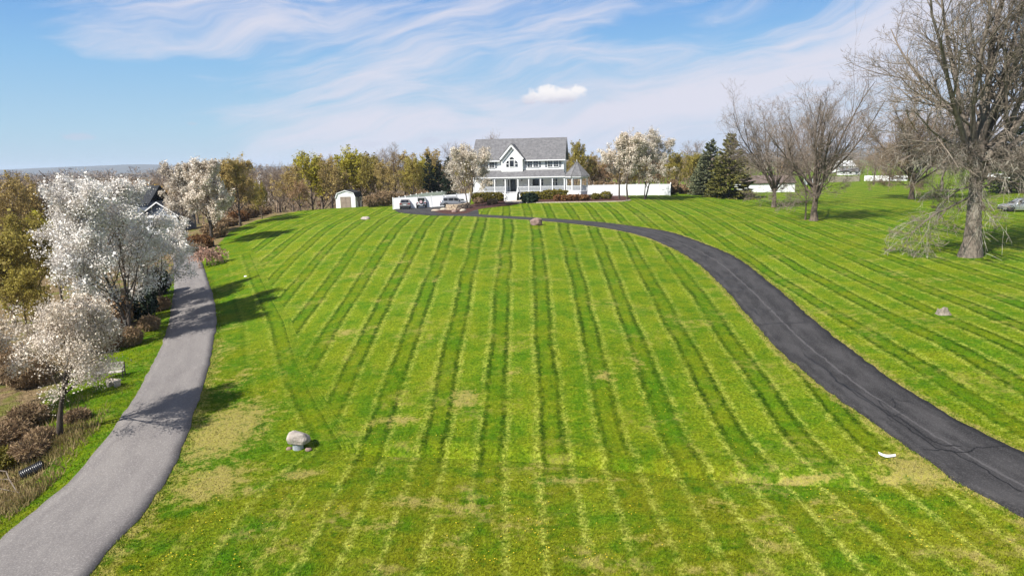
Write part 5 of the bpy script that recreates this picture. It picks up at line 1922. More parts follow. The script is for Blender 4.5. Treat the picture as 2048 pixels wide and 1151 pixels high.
# stump
p = at(1885, 627)
stump = thing('tree_stump', 'low pale weathered tree stump alone in the grass on the right', 'stump', tuple(map(float, p)), 0.4)
n = 22
rs = np.random.default_rng(8)
lump = np.convolve(rs.uniform(0.75, 1.3, n + 4), [.3, .4, .3], 'same')[2:2 + n]
V, Fs = [], []
for z, k in ((-0.1, 1.7), (0.06, 1.25), (0.20, 1.05), (0.30, 0.95)):
    for i in range(n):
        a = 2 * PI * i / n
        r_ = 0.33 * k * (1 + (lump[i] - 1) * (1.4 if z < 0.2 else 0.7))
        V.append((r_ * math.cos(a), r_ * math.sin(a), z + (0.09 * math.sin(3 * a + 1) + rs.uniform(-.08, .12) if z > 0.25 else 0)))
for r_ in range(3):
    for i in range(n):
        Fs.append((r_ * n + i, r_ * n + (i + 1) % n, (r_ + 1) * n + (i + 1) % n, (r_ + 1) * n + i))
V.append((0, 0, 0.12))
for i in range(n):
    Fs.append((3 * n + i, 3 * n + (i + 1) % n, 4 * n))
MB().add(V, Fs).build('wood', mat('stump_wood', (0.27, 0.23, 0.18), (0.13, 0.11, 0.085), 7, 0.95, 0.02), stump)
# white strip by the driveway
pa_, pb_, pc_ = at(1757, 909), at(1772, 915), at(1791, 913.5)
m = MB()
L_, _ = smooth_line([tuple(pa_[:2]), tuple(pb_[:2]), tuple(pc_[:2])], 12)
V = []
for i, q in enumerate(L_):
    w_ = 0.035 * (1 - 0.6 * i / 11)
    z = float(H(*q)) + 0.06
    V += [(q[0], q[1] - w_, z), (q[0], q[1] + w_, z + 0.07), (q[0], q[1] + w_, z + 0.05), (q[0], q[1] - w_, z - 0.02)]
Fs = [(4 * i + k, 4 * i + (k + 1) % 4, 4 * i + 4 + (k + 1) % 4, 4 * i + 4 + k) for i in range(11) for k in range(4)] + [(3, 2, 1, 0), (44, 45, 46, 47)]
o = m.add(V, Fs).build('plastic_strip', MT['white'])
tag(o, 'curved white plastic strip lying in the grass beside the black driveway', 'plastic strip')
# litter
p = at(491, 553)
o = MB().bbox(-0.13, 0.13, -0.08, 0.1, -0.02, 0.10, 0.03).build('paper_scrap', MT['white'])
o.location = tuple(map(float, p))
tag(o, 'small white paper scrap on the grass near the grey road', 'litter')

# bench
p = at(222.5, 757)
bz = R(-20)
bench = thing('garden_bench', 'weathered garden bench with an ornate pale backrest beside the grey road', 'bench', tuple(map(float, p)), R(12))
bw = 0.72
for s in (-1, 1):
    m = MB()
    x = s * bw
    m.tube([(x, 0.27, -0.05), (x, 0.22, 0.42), (x, 0.30, 0.92)], 0.032, 6)
    m.tube([(x, -0.25, -0.05), (x, -0.22, 0.42), (x, -0.18, 0.60), (x, 0.10, 0.64), (x, 0.25, 0.62)], 0.03, 6)
    m.tube([(x, -0.24, 0.40), (x, 0.24, 0.40)], 0.025, 6)
    m.build('end_frame', MT['iron'], bench)
for k in range(5):
    MB().bbox(-bw + 0.03, bw - 0.03, -0.25 + k * 0.105, -0.17 + k * 0.105, 0.415, 0.445, 0.008).build('slat', MT['bench_white'], bench)
MB().bbox(-bw + 0.03, bw - 0.03, 0.275, 0.315, 0.86, 0.93, 0.01).build('slat', MT['bench_white'], bench)
MB().bbox(-bw + 0.03, bw - 0.03, 0.225, 0.265, 0.50, 0.56, 0.01).build('slat', MT['bench_white'], bench)
m = MB()
for i in range(7):
    cx = -bw + 0.14 + i * (2 * bw - 0.28) / 6
    ring_ = [(cx + 0.085 * math.cos(a), 0.262, 0.71 + 0.125 * math.sin(a)) for a in np.linspace(0, 2 * PI, 13)]
    m.tube(ring_, 0.026, 5, cap=False)
    ring_ = [(cx + 0.04 * math.cos(a), 0.262, 0.71 + 0.06 * math.sin(a)) for a in np.linspace(0, 2 * PI, 9)]
    m.tube(ring_, 0.018, 4, cap=False)
    if i < 6:
        m.box(cx + 0.095, cx + 0.12, 0.245, 0.278, 0.565, 0.858)
m.build('backrest', MT['bench_white'], bench)
# stone seat in front
p = at(228, 772)
ss_ = thing('stone_bench', 'low tan stone slab seat on two stone legs in front of the bench', 'stone bench', tuple(map(float, p)), R(-18))
MB().bbox(-0.38, 0.38, -0.22, 0.22, 0.30, 0.40, 0.03).build('slab', MT['stone_pale'], ss_)
for x in (-0.27, 0.27):
    MB().bbox(x - 0.09, x + 0.09, -0.17, 0.17, -0.06, 0.298, 0.02).build('leg', MT['stone_pale'], ss_)

# culvert in the ditch on the lower left
pa_, pb_ = at(44, 955), at(77, 941)
A = Vector((float(pa_[0]), float(pa_[1]), float(pa_[2]) + 0.10))
B = Vector((float(pb_[0]), float(pb_[1]) + 0.1, float(pb_[2]) + 0.14))
culv = thing('culvert_pipe', 'black corrugated culvert pipe end sticking out of the ditch bank', 'pipe', tuple(A))
m = MB()
pts, rad_ = [], []
for k in range(49):
    t = k / 48
    pts.append((B - A) * (t * 1.25))
    rad_.append(0.235 + (0.028 if (k % 4) < 2 else -0.012))
m.tube(pts, rad_, 18, cap=False)
m.build('barrel', mat('black_corrugated_plastic', (0.03, 0.03, 0.033), (0.05, 0.05, 0.052), 4, 0.22, spec=0.7), culv)
m = MB()
m.tube([(B - A) * 0.02, (B - A) * 1.2], 0.205, 18, cap=False)
m.build('lining', MT['plastic'], culv)
# bleached branch by the culvert
def gp_(px, py, dz):
    p = at(px, py)
    return (float(p[0]), float(p[1]), float(p[2]) + dz)
br_o = MB()
Pb = [gp_(48, 999, 0.05), gp_(33, 985, 0.12), gp_(20, 968, 0.25), gp_(15, 958, 0.38)]
br_o.tube(Pb, [0.016, 0.022, 0.026, 0.02], 6)
br_o.tube([Pb[3], gp_(2, 955, 0.35), gp_(-14, 952, 0.3)], [0.02, 0.016, 0.010], 6)
br_o.tube([Pb[2], gp_(12, 966, 0.2), gp_(-10, 962, 0.1)], [0.022, 0.02, 0.015], 5)
br_o.tube([gp_(49, 998, 0.04), gp_(20, 1003, 0.08), gp_(-12, 1012, 0.06)], [0.014, 0.02, 0.016], 6)
br_o.tube([gp_(32, 987, 0.1), gp_(8, 982, 0.1), gp_(-12, 978, 0.1)], [0.018, 0.015, 0.012], 5)
o = br_o.build('fallen_branch', MT['bark_grey'])
tag(o, 'bleached forked branch lying in the dry ditch below the culvert', 'branch')

# ------------------------------------------------------------------ other buildings
gpos = at(322, 469)
gar = thing('garage', 'blue-grey house garage with white double door at the end of the grey road', 'garage', tuple(map(float, gpos)), R(4))
MB().prism([(-2.9, -0.3), (2.9, -0.3), (2.9, 3.35), (0, 5.35), (-2.9, 3.35)], 0, 8).build('wall', MT['blue_siding'], gar)
m = MB()
m.slab([(-3.3, -0.4, 3.10), (0, -0.4, 5.45), (0, 8.3, 5.45), (-3.3, 8.3, 3.10)], -0.12)
m.slab([(0, -0.4, 5.45), (3.3, -0.4, 3.10), (3.3, 8.3, 3.10), (0, 8.3, 5.45)], -0.12)
m.build('roof', MT['roof_dark'], gar)
m = MB()
m.box(-2.95, 2.95, -0.10, -0.003, 2.75, 3.25)
for s in (-1, 1):
    a, b = Vector((0, -0.45, 5.50)), Vector((s * 3.35, -0.45, 3.12))
    q = [a, b, b - Vector((0, 0, 0.22)), a - Vector((0, 0, 0.22))]
    m.slab([tuple(p) for p in q], 0.05)
m.box(-2.95, -2.6, -0.06, -0.003, -0.2, 2.749)
m.box(2.6, 2.95, -0.06, -0.003, -0.2, 2.749)
m.build('trim', W, gar)
gd = MB().box(-2.3, 2.45, -0.05, -0.003, 0, 2.25).build('garage_door', W, gar)
for r_ in range(4):
    for c_ in range(6):
        x = -2.2 + c_ * 0.78
        MB().bbox(x, x + 0.66, -0.08, -0.048, 0.06 + r_ * 0.55, 0.50 + r_ * 0.55, 0.012).build('panel', W if r_ < 3 else MT['glass'], gd)
MB().prism([(-9.5, -0.3), (-2.91, -0.3), (-2.91, 5.2), (-9.5, 5.2)], 3.0, 12).build('main_wing', MT['blue_siding'], gar)
m = MB()
m.slab([(-9.9, 2.6, 5.1), (-2.5, 2.6, 5.1), (-2.5, 7.5, 8.0), (-9.9, 7.5, 8.0)], 0.12)
m.slab([(-2.5, 12.4, 5.1), (-9.9, 12.4, 5.1), (-9.9, 7.502, 8.0), (-2.5, 7.502, 8.0)], 0.12)
m.build('wing_roof', MT['roof_dark'], gar)

dp = gpt(112, 118)
dz_ = float(dp[2])
dh = thing('house', 'dark grey roofed house half hidden behind the trees on the far left', 'house', tuple(map(float, dp)), R(10))
tz = top_z(112, 366, dp) - dz_
MB().box(-4.6, 4.6, 0, 8, -1, tz - 2.6).build('wall', mat('grey_brown_walls', (0.16, 0.145, 0.13), (0.12, 0.11, 0.10), 2, 0.8), dh)
ez = tz - 2.9
m = MB()
m.slab([(-5.1, -0.5, ez), (5.1, -0.5, ez), (2.9, 4, tz), (-3.6, 4, tz)], 0.15)
m.slab([(5.1, 8.5, ez), (-5.1, 8.5, ez), (-3.6, 4.003, tz), (2.9, 4.003, tz)], 0.15)
m.slab([(5.1, -0.5, ez), (5.1, 8.5, ez), (2.903, 4, tz)], 0.15)
m.slab([(-5.1, 8.5, ez), (-5.1, -0.5, ez), (-3.603, 4, tz)], 0.15)
m.build('roof', MT['roof_dark'], dh)
for x in (-3.0, -0.6, 1.8):
    t = MB().box(x, x + 1.2, -0.06, -0.003, ez - 1.9, ez - 0.5).build('window', W, dh)
    MB().box(x + 0.1, x + 1.1, -0.09, -0.055, ez - 1.8, ez - 0.6).build('pane', MT['glass'], t)


def small_building(name, label, cat, px, d, py_base, py_top, w_, dep, roofh, roofm, wallm=None, rz=0.0, win=3):
    p = gpt(px, d)
    zb = float(p[2])
    hgt = top_z(px, py_top, p) - zb
    root = thing(name, label, cat, (float(p[0]), float(p[1]), zb), rz)
    wh = max(hgt - roofh, 1.5)
    m = MB()
    m.prism([(0, -0.5), (dep, -0.5), (dep, wh), (dep / 2, wh + roofh), (0, wh)], -w_ / 2, w_ / 2, Matrix(((0, 1, 0, 0), (1, 0, 0, 0), (0, 0, 1, 0), (0, 0, 0, 1))))
    m.build('wall', wallm or MT['white'], root)
    m = MB()
    e = 0.3
    m.slab([(-w_ / 2 - e, -e, wh - e * roofh / dep * 2 + .1), (w_ / 2 + e, -e, wh - e * roofh / dep * 2 + .1), (w_ / 2 + e, dep / 2, wh + roofh + .1), (-w_ / 2 - e, dep / 2, wh + roofh + .1)], 0.15)
    m.slab([(w_ / 2 + e, dep + e, wh - e * roofh / dep * 2 + .1), (-w_ / 2 - e, dep + e, wh - e * roofh / dep * 2 + .1), (-w_ / 2 - e, dep / 2 + .002, wh + roofh + .1), (w_ / 2 + e, dep / 2 + .002, wh + roofh + .1)], 0.15)
    m.build('roof', roofm, root)
    for k in range(win):
        x = -w_ / 2 + w_ * (k + 0.5) / win
        t = MB().box(x - 0.5, x + 0.5, -0.06, -0.003, wh * 0.35, wh * 0.8).build('window', MT['white'], root)
        MB().box(x - 0.42, x + 0.42, -0.08, -0.05, wh * 0.38, wh * 0.77).build('pane', MT['glass'], t)
    return root


small_building('barn', 'long low white barn behind the bare trees right of the spruces', 'barn', 1535, 146, 385, 352, 11, 7, 1.4, mat('brown_roof', (0.16, 0.12, 0.10), (0.12, 0.09, 0.08), 2, 0.9), rz=R(-6), win=0)
small_building('house', 'small white house far off in the trees between the bare trees', 'house', 1690, 420, 0, 322, 11, 7, 3.0, MT['white'], rz=R(10))
small_building('house', 'lower white house far off below the other far white house', 'house', 1697, 330, 0, 336, 9, 6, 1.6, MT['roof'], rz=R(-8))
small_building('house', 'tiny white gabled house peeking through the woods on the left', 'house', 546, 300, 0, 346, 5, 8, 3.0, MT['roof_dark'], rz=R(80), win=1)

# far right: pale fences at the field edge, a light car
def rail(label, pxs, ds, hgt, n, mt='white'):
    P_ = [gpt(a, b) for a, b in zip(pxs, ds)]
    root = thing('field_fence', label, 'fence', tuple(map(float, P_[0])))
    for i in range(n):
        q0 = P_[0] + (P_[1] - P_[0]) * i / n
        q1 = P_[0] + (P_[1] - P_[0]) * (i + 1) / n
        a = Vector((q0[0], q0[1], float(H(q0[0], q0[1])))) - Vector(P_[0])
        b = Vector((q1[0], q1[1], float(H(q1[0], q1[1])))) - Vector(P_[0])
        d = (b - a)
        ang = math.atan2(d.y, d.x)
        M_ = Matrix.Translation((a + b) / 2) @ Matrix.Rotation(ang, 4, 'Z')
        L2 = Vector((d.x, d.y)).length / 2
        MB().box(-L2 + 0.06, L2 - 0.06, -0.05, 0.05, 0.05, hgt, M_).build('panel', MT[mt], root)
        MB().box(-0.08, 0.08, -0.08, 0.08, -0.4, hgt + 0.12, Matrix.Translation(a)).build('post', MT[mt], root)
    return root


MT['tan_wall'] = mat('tan_fence_boards', (0.50, 0.42, 0.32), (0.42, 0.35, 0.27), 2, 0.8)
rail('tan board fence at the far edge of the right field', (1655, 1716), (205, 210), 1.7, 8, 'tan_wall')
rail('white fence at the far edge of the field left of the big bare tree', (1726, 1812), (215, 205), 1.6, 10)
rail('low white fence seen through the double bare tree', (1606, 1640), (185, 188), 1.5, 4)
rail('white fence far right beyond the big bare tree', (1960, 2100), (215, 200), 1.5, 10)
q = at(2042, 424)
suv('silver car parked in the grass at the far right behind the big tree', 'car_silver', (float(q[0]) + 0.6, float(q[1]) + 1, float(q[2]) + 0.01), R(165))

# ------------------------------------------------------------------ trees: the right side
def size_at(p):
    return ppm(float(p[0]), float(p[1]), float(p[2]))


pb = at(1940, 512)
bare_tree('maple_tree', 'huge bare grey tree with drooping pale lower limbs at the right edge', 'tree', 7, 26, 0.55, 9.0, 12, 34, 15.0, 9, 8, 6, MT['bark_grey'], MT['twig_grey'], put(1940, 512),
          low=(12, 0.50, 1.0, 4.3, -0.70, 1), up1=0.7, twr=0.012, leader=13.0, n5=5, extra=None)
bare_tree('maple_tree', 'bare vase-shaped tree with a double trunk left of the big tree', 'tree', 21, 17.2, 0.36, 4.2, 12, 38, 11.5, 9, 8, 6, MT['bark_mid'], MT['twig_red'], put(1627, 441), low=(4, 0.5, 0.95, 3.2, -0.2), up1=0.75, twr=0.0105, leader=9.0, n5=3, w2=0.07)
bare_tree('maple_tree', 'bare tree just right of the spruces with pale root flare', 'tree', 33, 16.0, 0.30, 3.6, 13, 38, 10.5, 9, 8, 6, MT['bark_mid'], MT['twig_red'], put(1548, 414), low=(4, 0.5, 0.95, 3.4, -0.2), up1=0.6, twr=0.0105, n5=3, w2=0.07)
st2 = put(1611, 439)
bare_tree('young_tree', 'thin second stem leaning beside the double trunk bare tree', 'tree', 35, 9, 0.14, 3.5, 5, 30, 6.0, 6, 6, 5, MT['bark_mid'], MT['twig_red'], st2, up1=0.5, twr=0.013, leader=5.5, lean=(-0.04, 0.0))
bare_tree('brown_tree', 'dense brownish bare tree behind the left side of the big tree', 'tree', 41, 17.0, 0.34, 4.0, 16, 48, 11.0, 10, 8, 6, MT['bark_mid'], MT['twig_brown'], put(1822, 398), low=(6, 0.4, 0.95, 6.0, -0.25), up1=0.5, twr=0.017, leader=11.5, n5=4)
bd = leafy_tree('round_tree', 'small dark round tree standing alone in the far right field', 'tree', 47, 6.8, 0.22, 1.6, MT['bark_dark'], MT['twig_brown'], None, 0, 0.1, put(1719, 362), n1=14, ang1=50, n2=8, n3=6, up1=0.4, n4=4)
spruce('pine_tree', 'dark green pine behind the big tree at the right edge', 51, 15, 4.6, MT['needle_dark'], tuple(map(float, gpt(2018, 128))), dens=1.1, cat='pine')
sp1 = spruce('spruce_tree', 'olive-tinted tall spruce beside the bare trees', 61, 11.4, 4.6, MT['needle_olive'], put(1458, 396), dens=2.2, skirt=0.1)
spruce('spruce_tree', 'blue-green spruce at the left of the spruce pair by the lawn', 62, 10.4, 3.9, MT['needle_blue'], put(1419, 391), dens=1.9, skirt=0.1)
spruce('spruce_tree', 'short blue-green spruce tucked at the left foot of the spruces', 63, 7.2, 3.0, MT['needle_blue'], put(1404, 389.5), dens=1.7, skirt=0.1)
# by the cars
for i, (px, d, tp, lab) in enumerate(((860, 142, 308, 'tallest of three dark spruces behind the parked cars'), (879, 143, 323, 'middle short dark spruce between its two taller neighbours'), (898, 141, 313, 'dark spruce nearest the house beside the leaning blossom tree'))):
    p = gpt(px, d)
    h = top_z(px, tp, p) - float(p[2])
    spruce('spruce_tree', lab, 70 + i, h, 2.1, MT['needle_dark'], tuple(map(float, p)), 'dark spruces behind the parked cars', 1.3)

# ------------------------------------------------------------------ trees: blossom
def pear(label, seed, px, py, Ht, mt, n, size, stems=1, r_=0.16, name='blossom_tree', per=22, trunkH=1.3, ang=42, n1=12, L1=0.55, twig='twig_brown', **kw):
    return leafy_tree(name, label, 'tree', seed, Ht, r_, trunkH, MT['bark_dark'], MT[twig], MT[mt], int(n * 1.7), size * 0.74, put(px, py), n1=n1, ang1=ang, n2=8, n3=6, per=per, spread=0.12 + Ht * 0.007, stems=stems, leafname='blossom', L1=L1, **kw)


pear('pinkish blossom tree with forked trunk at the lower left by the grey road', 101, 116, 873, 6.6, 'blossom_pink', 22000, 0.070, 2, 0.21, trunkH=2.3, L1=0.62, ang=46, per=6)
pear('pale pink blossom tree cut by the left edge of the photo', 102, -30, 850, 6.0, 'blossom_pink', 8000, 0.090, 1, 0.13, trunkH=1.5, L1=0.62, ang=48)
pear('large bright white blossom tree beside the grey road', 103, 262, 678, 11.2, 'blossom_white', 34000, 0.105, 2, 0.22, trunkH=1.4, n1=18, L1=0.48, per=10)
pear('white blossom tree with a darker crown close behind the brightest one', 104, 190, 640, 11.2, 'blossom_white', 20000, 0.105, 1, 0.2, trunkH=1.2, n1=16, L1=0.46, per=10)
pear('sparse white blossom tree leaning over the grey road', 105, 316, 612, 7.3, 'blossom_white', 12000, 0.11, 2, 0.14, trunkH=1.0, L1=0.66, ang=52, per=8)
pear('rounded cream-white blossom tree on the lawn edge past the road', 106, 425, 493, 11.3, 'blossom_cream', 24000, 0.16, 1, 0.24, trunkH=2.0, n1=14, L1=0.60, ang=46)
pear('tall cream blossom tree behind the rounded cream one', 107, 372, 478, 11.0, 'blossom_cream', 15000, 0.17, 1, 0.22, trunkH=1.8, L1=0.6, ang=46)
pear('tan and cream half open blossom tree at the wood edge', 108, 480, 452, 10.5, 'bud_orange', 13000, 0.15, 1, 0.2, trunkH=1.8, L1=0.6, ang=44, name='budding_tree')
pear('low white blossom tree against the dark wood edge', 109, 552, 424, 6.3, 'blossom_cream', 9000, 0.16, 1, 0.16, trunkH=1.2, L1=0.7, ang=55)
pear('small white blossom tree behind the olive bush at the wood edge', 110, 520, 424, 8.0, 'blossom_cream', 5000, 0.17, 1, 0.16, trunkH=3.0, L1=0.6, ang=45)
pear('leaning blossom tree in the mulch bed at the left corner of the house', 111, 938, 418, 9.8, 'blossom_cream', 11000, 0.135, 2, 0.17, trunkH=2.2, n1=13, L1=0.58)
pear('left one of the blossom trees before the right fence', 112, 1238, 399, 10.5, 'blossom_cream', 11000, 0.14, 1, 0.17, trunkH=2.2, L1=0.58)
pear('middle blossom tree before the right fence with thin dark trunk', 113, 1254, 401, 11.0, 'blossom_pink', 11000, 0.14, 1, 0.17, trunkH=2.2, L1=0.58)
pear('right one of the blossom trees before the fence with forked trunk', 114, 1289, 399, 11.4, 'blossom_cream', 13000, 0.14, 2, 0.18, trunkH=2.2, n1=14, L1=0.60)
# little weeping tree
wp = at(415, 531)
rng = np.random.default_rng(5)
weep = thing('weeping_tree', 'small weeping tree with a pink umbrella crown beside the grey road', 'tree', tuple(map(float, wp)))
TP, TR = trunk_line(rng, 1.35, 0.09, 6, (0.03, 0), 0.02, 1.5, 0.8)
P1, R1 = kids(rng, TP, TR, 26, 0.85, 1.0, 62, 12, 1.15, 0.1, 0.2, -1.15, 0.10, 7, 0.5, 0.3)
P2, R2 = kids(rng, P1, R1, 7, 0.25, 1.0, 40, 15, 0.40, 0.3, 0.3, -0.9, 0.10, 4, 0.6, 0.4)
tree_parts(weep, [(TP, TR, 8)], [(P1, R1, 5)], [(P2, R2, 3)], leaf_quads(rng, along(rng, P2, 4200, 0.1, 1, 0.06), 0.085), MT['bark_dark'], MT['twig_red'], leaf_mat('weeping_pink_leaves', ((0.50, 0.32, 0.24), (0.36, 0.22, 0.16)), 2, 0.25), 'crown')

# ------------------------------------------------------------------ trees: woods on the left and behind
def proto(kind, seed):
    if kind == 'lime':
        return leafy_tree('leafing_tree', 'x', 'tree', seed, 10, 0.2, 1.0, MT['bark_mid'], MT['twig_gold'], MT['leaf_lime'], 9000, 0.16, n1=16, ang1=38, n2=8, n3=6, per=5, spread=0.22, L1=0.72, low_t=0.2)
    if kind == 'olive':
        return leafy_tree('leafing_tree', 'x', 'tree', seed, 10, 0.2, 1.0, MT['bark_mid'], MT['twig_gold'], MT['leaf_olive'], 8000, 0.16, n1=16, ang1=38, n2=8, n3=6, per=5, spread=0.22, L1=0.70)
    if kind == 'orange':
        return leafy_tree('budding_tree', 'x', 'tree', seed, 10, 0.2, 1.0, MT['bark_mid'], MT['twig_brown'], MT['bud_orange'], 6500, 0.14, n1=16, ang1=36, n2=8, n3=7, per=4, spread=0.2, L1=0.70)
    if kind == 'rust':
        return leafy_tree('budding_tree', 'x', 'tree', seed, 10, 0.2, 1.0, MT['bark_dark'], MT['twig_red'], MT['bud_rust'], 6000, 0.14, n1=16, ang1=38, n2=8, n3=7, per=4, spread=0.2, L1=0.66)
    if kind == 'gold':
        return leafy_tree('willow_tree', 'x', 'tree', seed, 10, 0.25, 1.5, MT['bark_mid'], MT['twig_gold'], MT['bud_gold'], 9000, 0.15, n1=16, ang1=48, n2=9, n3=7, per=4, spread=0.2, L1=0.62, up1=0.4)
    if kind == 'bare':
        return leafy_tree('bare_tree', 'x', 'tree', seed, 10, 0.18, 2.0, MT['bark_mid'], MT['twig_brown'], None, 0, 0.1, n1=13, ang1=34, n2=9, n3=7, L1=0.62, n4=4)
    if kind == 'barered':
        return leafy_tree('bare_tree', 'x', 'tree', seed, 10, 0.18, 2.0, MT['bark_mid'], MT['twig_red'], None, 0, 0.1, n1=13, ang1=36, n2=9, n3=7, L1=0.66, n4=4)
    if kind == 'grey':
        return leafy_tree('bare_tree', 'x', 'tree', seed, 10, 0.18, 2.0, MT['bark_grey'], MT['twig_grey'], None, 0, 0.1, n1=13, ang1=34, n2=9, n3=7, L1=0.62, n4=4)


protos = {}
used = set()
rngb = np.random.default_rng(77)


def place(kind, px, d, top, label, group=None, wide=1.0):
    p = gpt(px, d)
    h = top_z(px, top, p) - float(p[2])
    key = (kind, int(rngb.integers(0, 2)))
    loc = tuple(map(float, p))
    rz = float(rngb.uniform(0, 6.28))
    if key not in protos:
        protos[key] = proto(kind, 200 + len(protos) * 7)
        o = protos[key]
        sc = h / 10.0 * TALL[o.name]
        o.location, o.rotation_euler, o.scale = loc, (0, 0, rz), (sc * wide, sc * wide, sc)
        o['label'] = label
        if group:
            o['group'] = group
        return o
    sc = h / 10.0 * TALL[protos[key].name]
    return copy_thing(protos[key], loc, rz, (sc * wide, sc * wide, sc), label, group)


G_L = 'trees along the wood edge left of the shed'
for kind, px, d, tp, w_, lab in (
        ('lime', 624, 139, 306, 1.1, 'yellow-green leafing tree just left of the shed'),
        ('lime', 703, 143, 297, 1.15, 'bright lime tree rising directly behind the shed'),
        ('orange', 664, 136, 318, 1.1, 'orange-brown budding tree behind the left corner of the shed'),
        ('olive', 741, 140, 312, 1.0, 'olive leafing tree right of the lime tree behind the shed'),
        ('bare', 790, 142, 288, 1.25, 'wide bare brown tree between the shed and the spruces'),
        ('orange', 770, 133, 322, 1.0, 'orange-brown tree in front of the wide bare tree'),
        ('olive', 828, 138, 318, 0.9, 'yellow-olive tree left of the three dark spruces'),
        ('orange', 872, 178, 300, 1.2, 'tan budding tree rising behind the three dark spruces'),
        ('orange', 645, 150, 314, 1.4, 'tan tree between the two brightest lime trees behind the shed'),
        ('bare', 560, 142, 334, 1.4, 'brown bare tree behind the low white blossom tree'),
        ('bare', 680, 152, 310, 1.3, 'brown bare tree close behind the shed roof'),
        ('orange', 722, 150, 310, 1.4, 'tan tree just right of the bright lime tree'),
        ('bare', 760, 150, 300, 1.3, 'fine twigged bare tree left of the wide bare brown tree'),
        ('orange', 812, 152, 306, 1.4, 'tan tree right of the wide bare brown tree'),
        ('lime', 845, 150, 316, 1.1, 'lime tree touching the tallest dark spruce'),
        ('orange', 1240, 165, 330, 1.4, 'tan tree behind the left blossom tree by the fence'),
        ('olive', 1270, 165, 318, 1.3, 'olive tree behind the middle blossom tree by the fence'),
        ('orange', 490, 140, 334, 1.3, 'tan tree behind the tan and cream half open one'),

        ('barered', 910, 165, 286, 0.9, 'reddish bare tree behind the spruce nearest the house'),
        ('lime', 925, 150, 302, 0.8, 'yellow tree behind the leaning blossom tree'),
        ('orange', 585, 131, 330, 1.1, 'low orange-brown tree near the left wood edge'),
        ('olive', 521, 119, 366, 0.75, 'slim olive bush tree between two white blossom trees'),
        ('bare', 500, 135, 318, 0.9, 'bare tree standing above the cream blossom trees'),
        ('rust', 600, 128, 362, 1.2, 'low rust-brown brush tree at the foot of the wood edge'),
        ('barered', 535, 150, 330, 1.0, 'dark red-brown bare tree at the wood edge skyline'),
        ('orange', 455, 132, 336, 1.0, 'orange-brown tree behind the tan and cream blossom tree'),
        ('barered', 570, 165, 328, 1.1, 'purple-brown bare tree left of the yellow-green tree'),
        ('bare', 985, 165, 268, 0.8, 'pale bare tree top showing over the house roof'),
        ('olive', 1152, 152, 286, 0.9, 'yellow-green tree behind the right end of the house'),
        ('orange', 1184, 156, 306, 0.9, 'orange-brown tree behind the gazebo roof'),
        ('rust', 1212, 156, 325, 1.1, 'rust-brown tree right of the gazebo roof'),
        ('barered', 1135, 165, 300, 0.9, 'reddish bare tree close to the right house wall'),
        ('rust', 1315, 158, 322, 1.2, 'rust-brown tree behind the right blossom trees'),
        ('olive', 1352, 146, 306, 1.0, 'olive green tree between the fence corner and the spruces'),
        ('olive', 1386, 150, 309, 1.0, 'olive green tree touching the left spruce'),
        ('barered', 1384, 215, 282, 1.1, 'pinkish bare tree top above the olive trees'),
        ('bare', 1290, 165, 262, 0.7, 'bare tree showing above the right blossom trees'),
        ('bare', 1500, 165, 318, 1.3, 'brown bare tree behind the spruce and the bare trees'),
        ('rust', 1570, 178, 322, 1.4, 'brown brushy tree above the white barn roof'),
        ('bare', 1610, 190, 312, 1.3, 'brown bare tree between the two vase-shaped trees'),
        ('barered', 1660, 235, 318, 1.3, 'brown bare tree left of the far white houses'),
        ('bare', 1745, 175, 300, 1.2, 'brown bare tree right of the small dark round tree'),
        ('bare', 1775, 165, 285, 1.1, 'brown bare tree beside the dense brownish one'),
        ('grey', 1880, 140, 270, 1.3, 'grey bare tree behind the trunk of the big tree'),
        ('grey', 1975, 155, 262, 1.2, 'grey bare tree left of the dark pine at the right edge'),
        ('olive', 45, 60, 430, 1.0, 'yellow-green leafing tree at the left edge behind the pink blossoms'),
        ('lime', 95, 64, 428, 0.9, 'lime leafing tree beside the bright white blossom tree'),
        ('olive', -10, 55, 470, 1.0, 'yellow-green bush tree cut by the left edge'),
        ('olive', 15, 50, 540, 0.9, 'low yellow-green bush tree behind the pink crown'),
        ('orange', 18, 84, 352, 0.8, 'orange-brown tree at the left edge of the photo'),
        ('orange', 62, 90, 356, 0.8, 'orange-brown tree before the dark roofed house'),
        ('rust', 100, 92, 392, 1.0, 'brown tree below the dark roof on the left'),
        ('rust', 148, 84, 418, 0.9, 'dark brown tree between the dark roof and the white blossoms'),
        ('gold', 296, 175, 371, 1.3, 'golden willow above the garage roof'),
        ('gold', 328, 182, 373, 1.2, 'golden willow right of the garage roof peak'),
        ('gold', 268, 178, 377, 1.1, 'golden willow touching the white blossom tree'),
        ('rust', 215, 150, 376, 1.2, 'brown tree behind the bright white blossom tree'),
        ('bare', 392, 165, 346, 1.2, 'brown bare tree behind the cream blossom trees'),
        ('olive', 150, 68, 560, 0.9, 'green bush tree in the shade beneath the white blossoms'),
        ('rust', 215, 54, 610, 0.8, 'dark brown brush tree under the bright white blossom tree'),
        ('rust', 440, 112, 440, 0.8, 'dark brown brush tree at the lawn edge past the small weeping tree')):
    place(kind, px, d, tp, lab, None, w_)

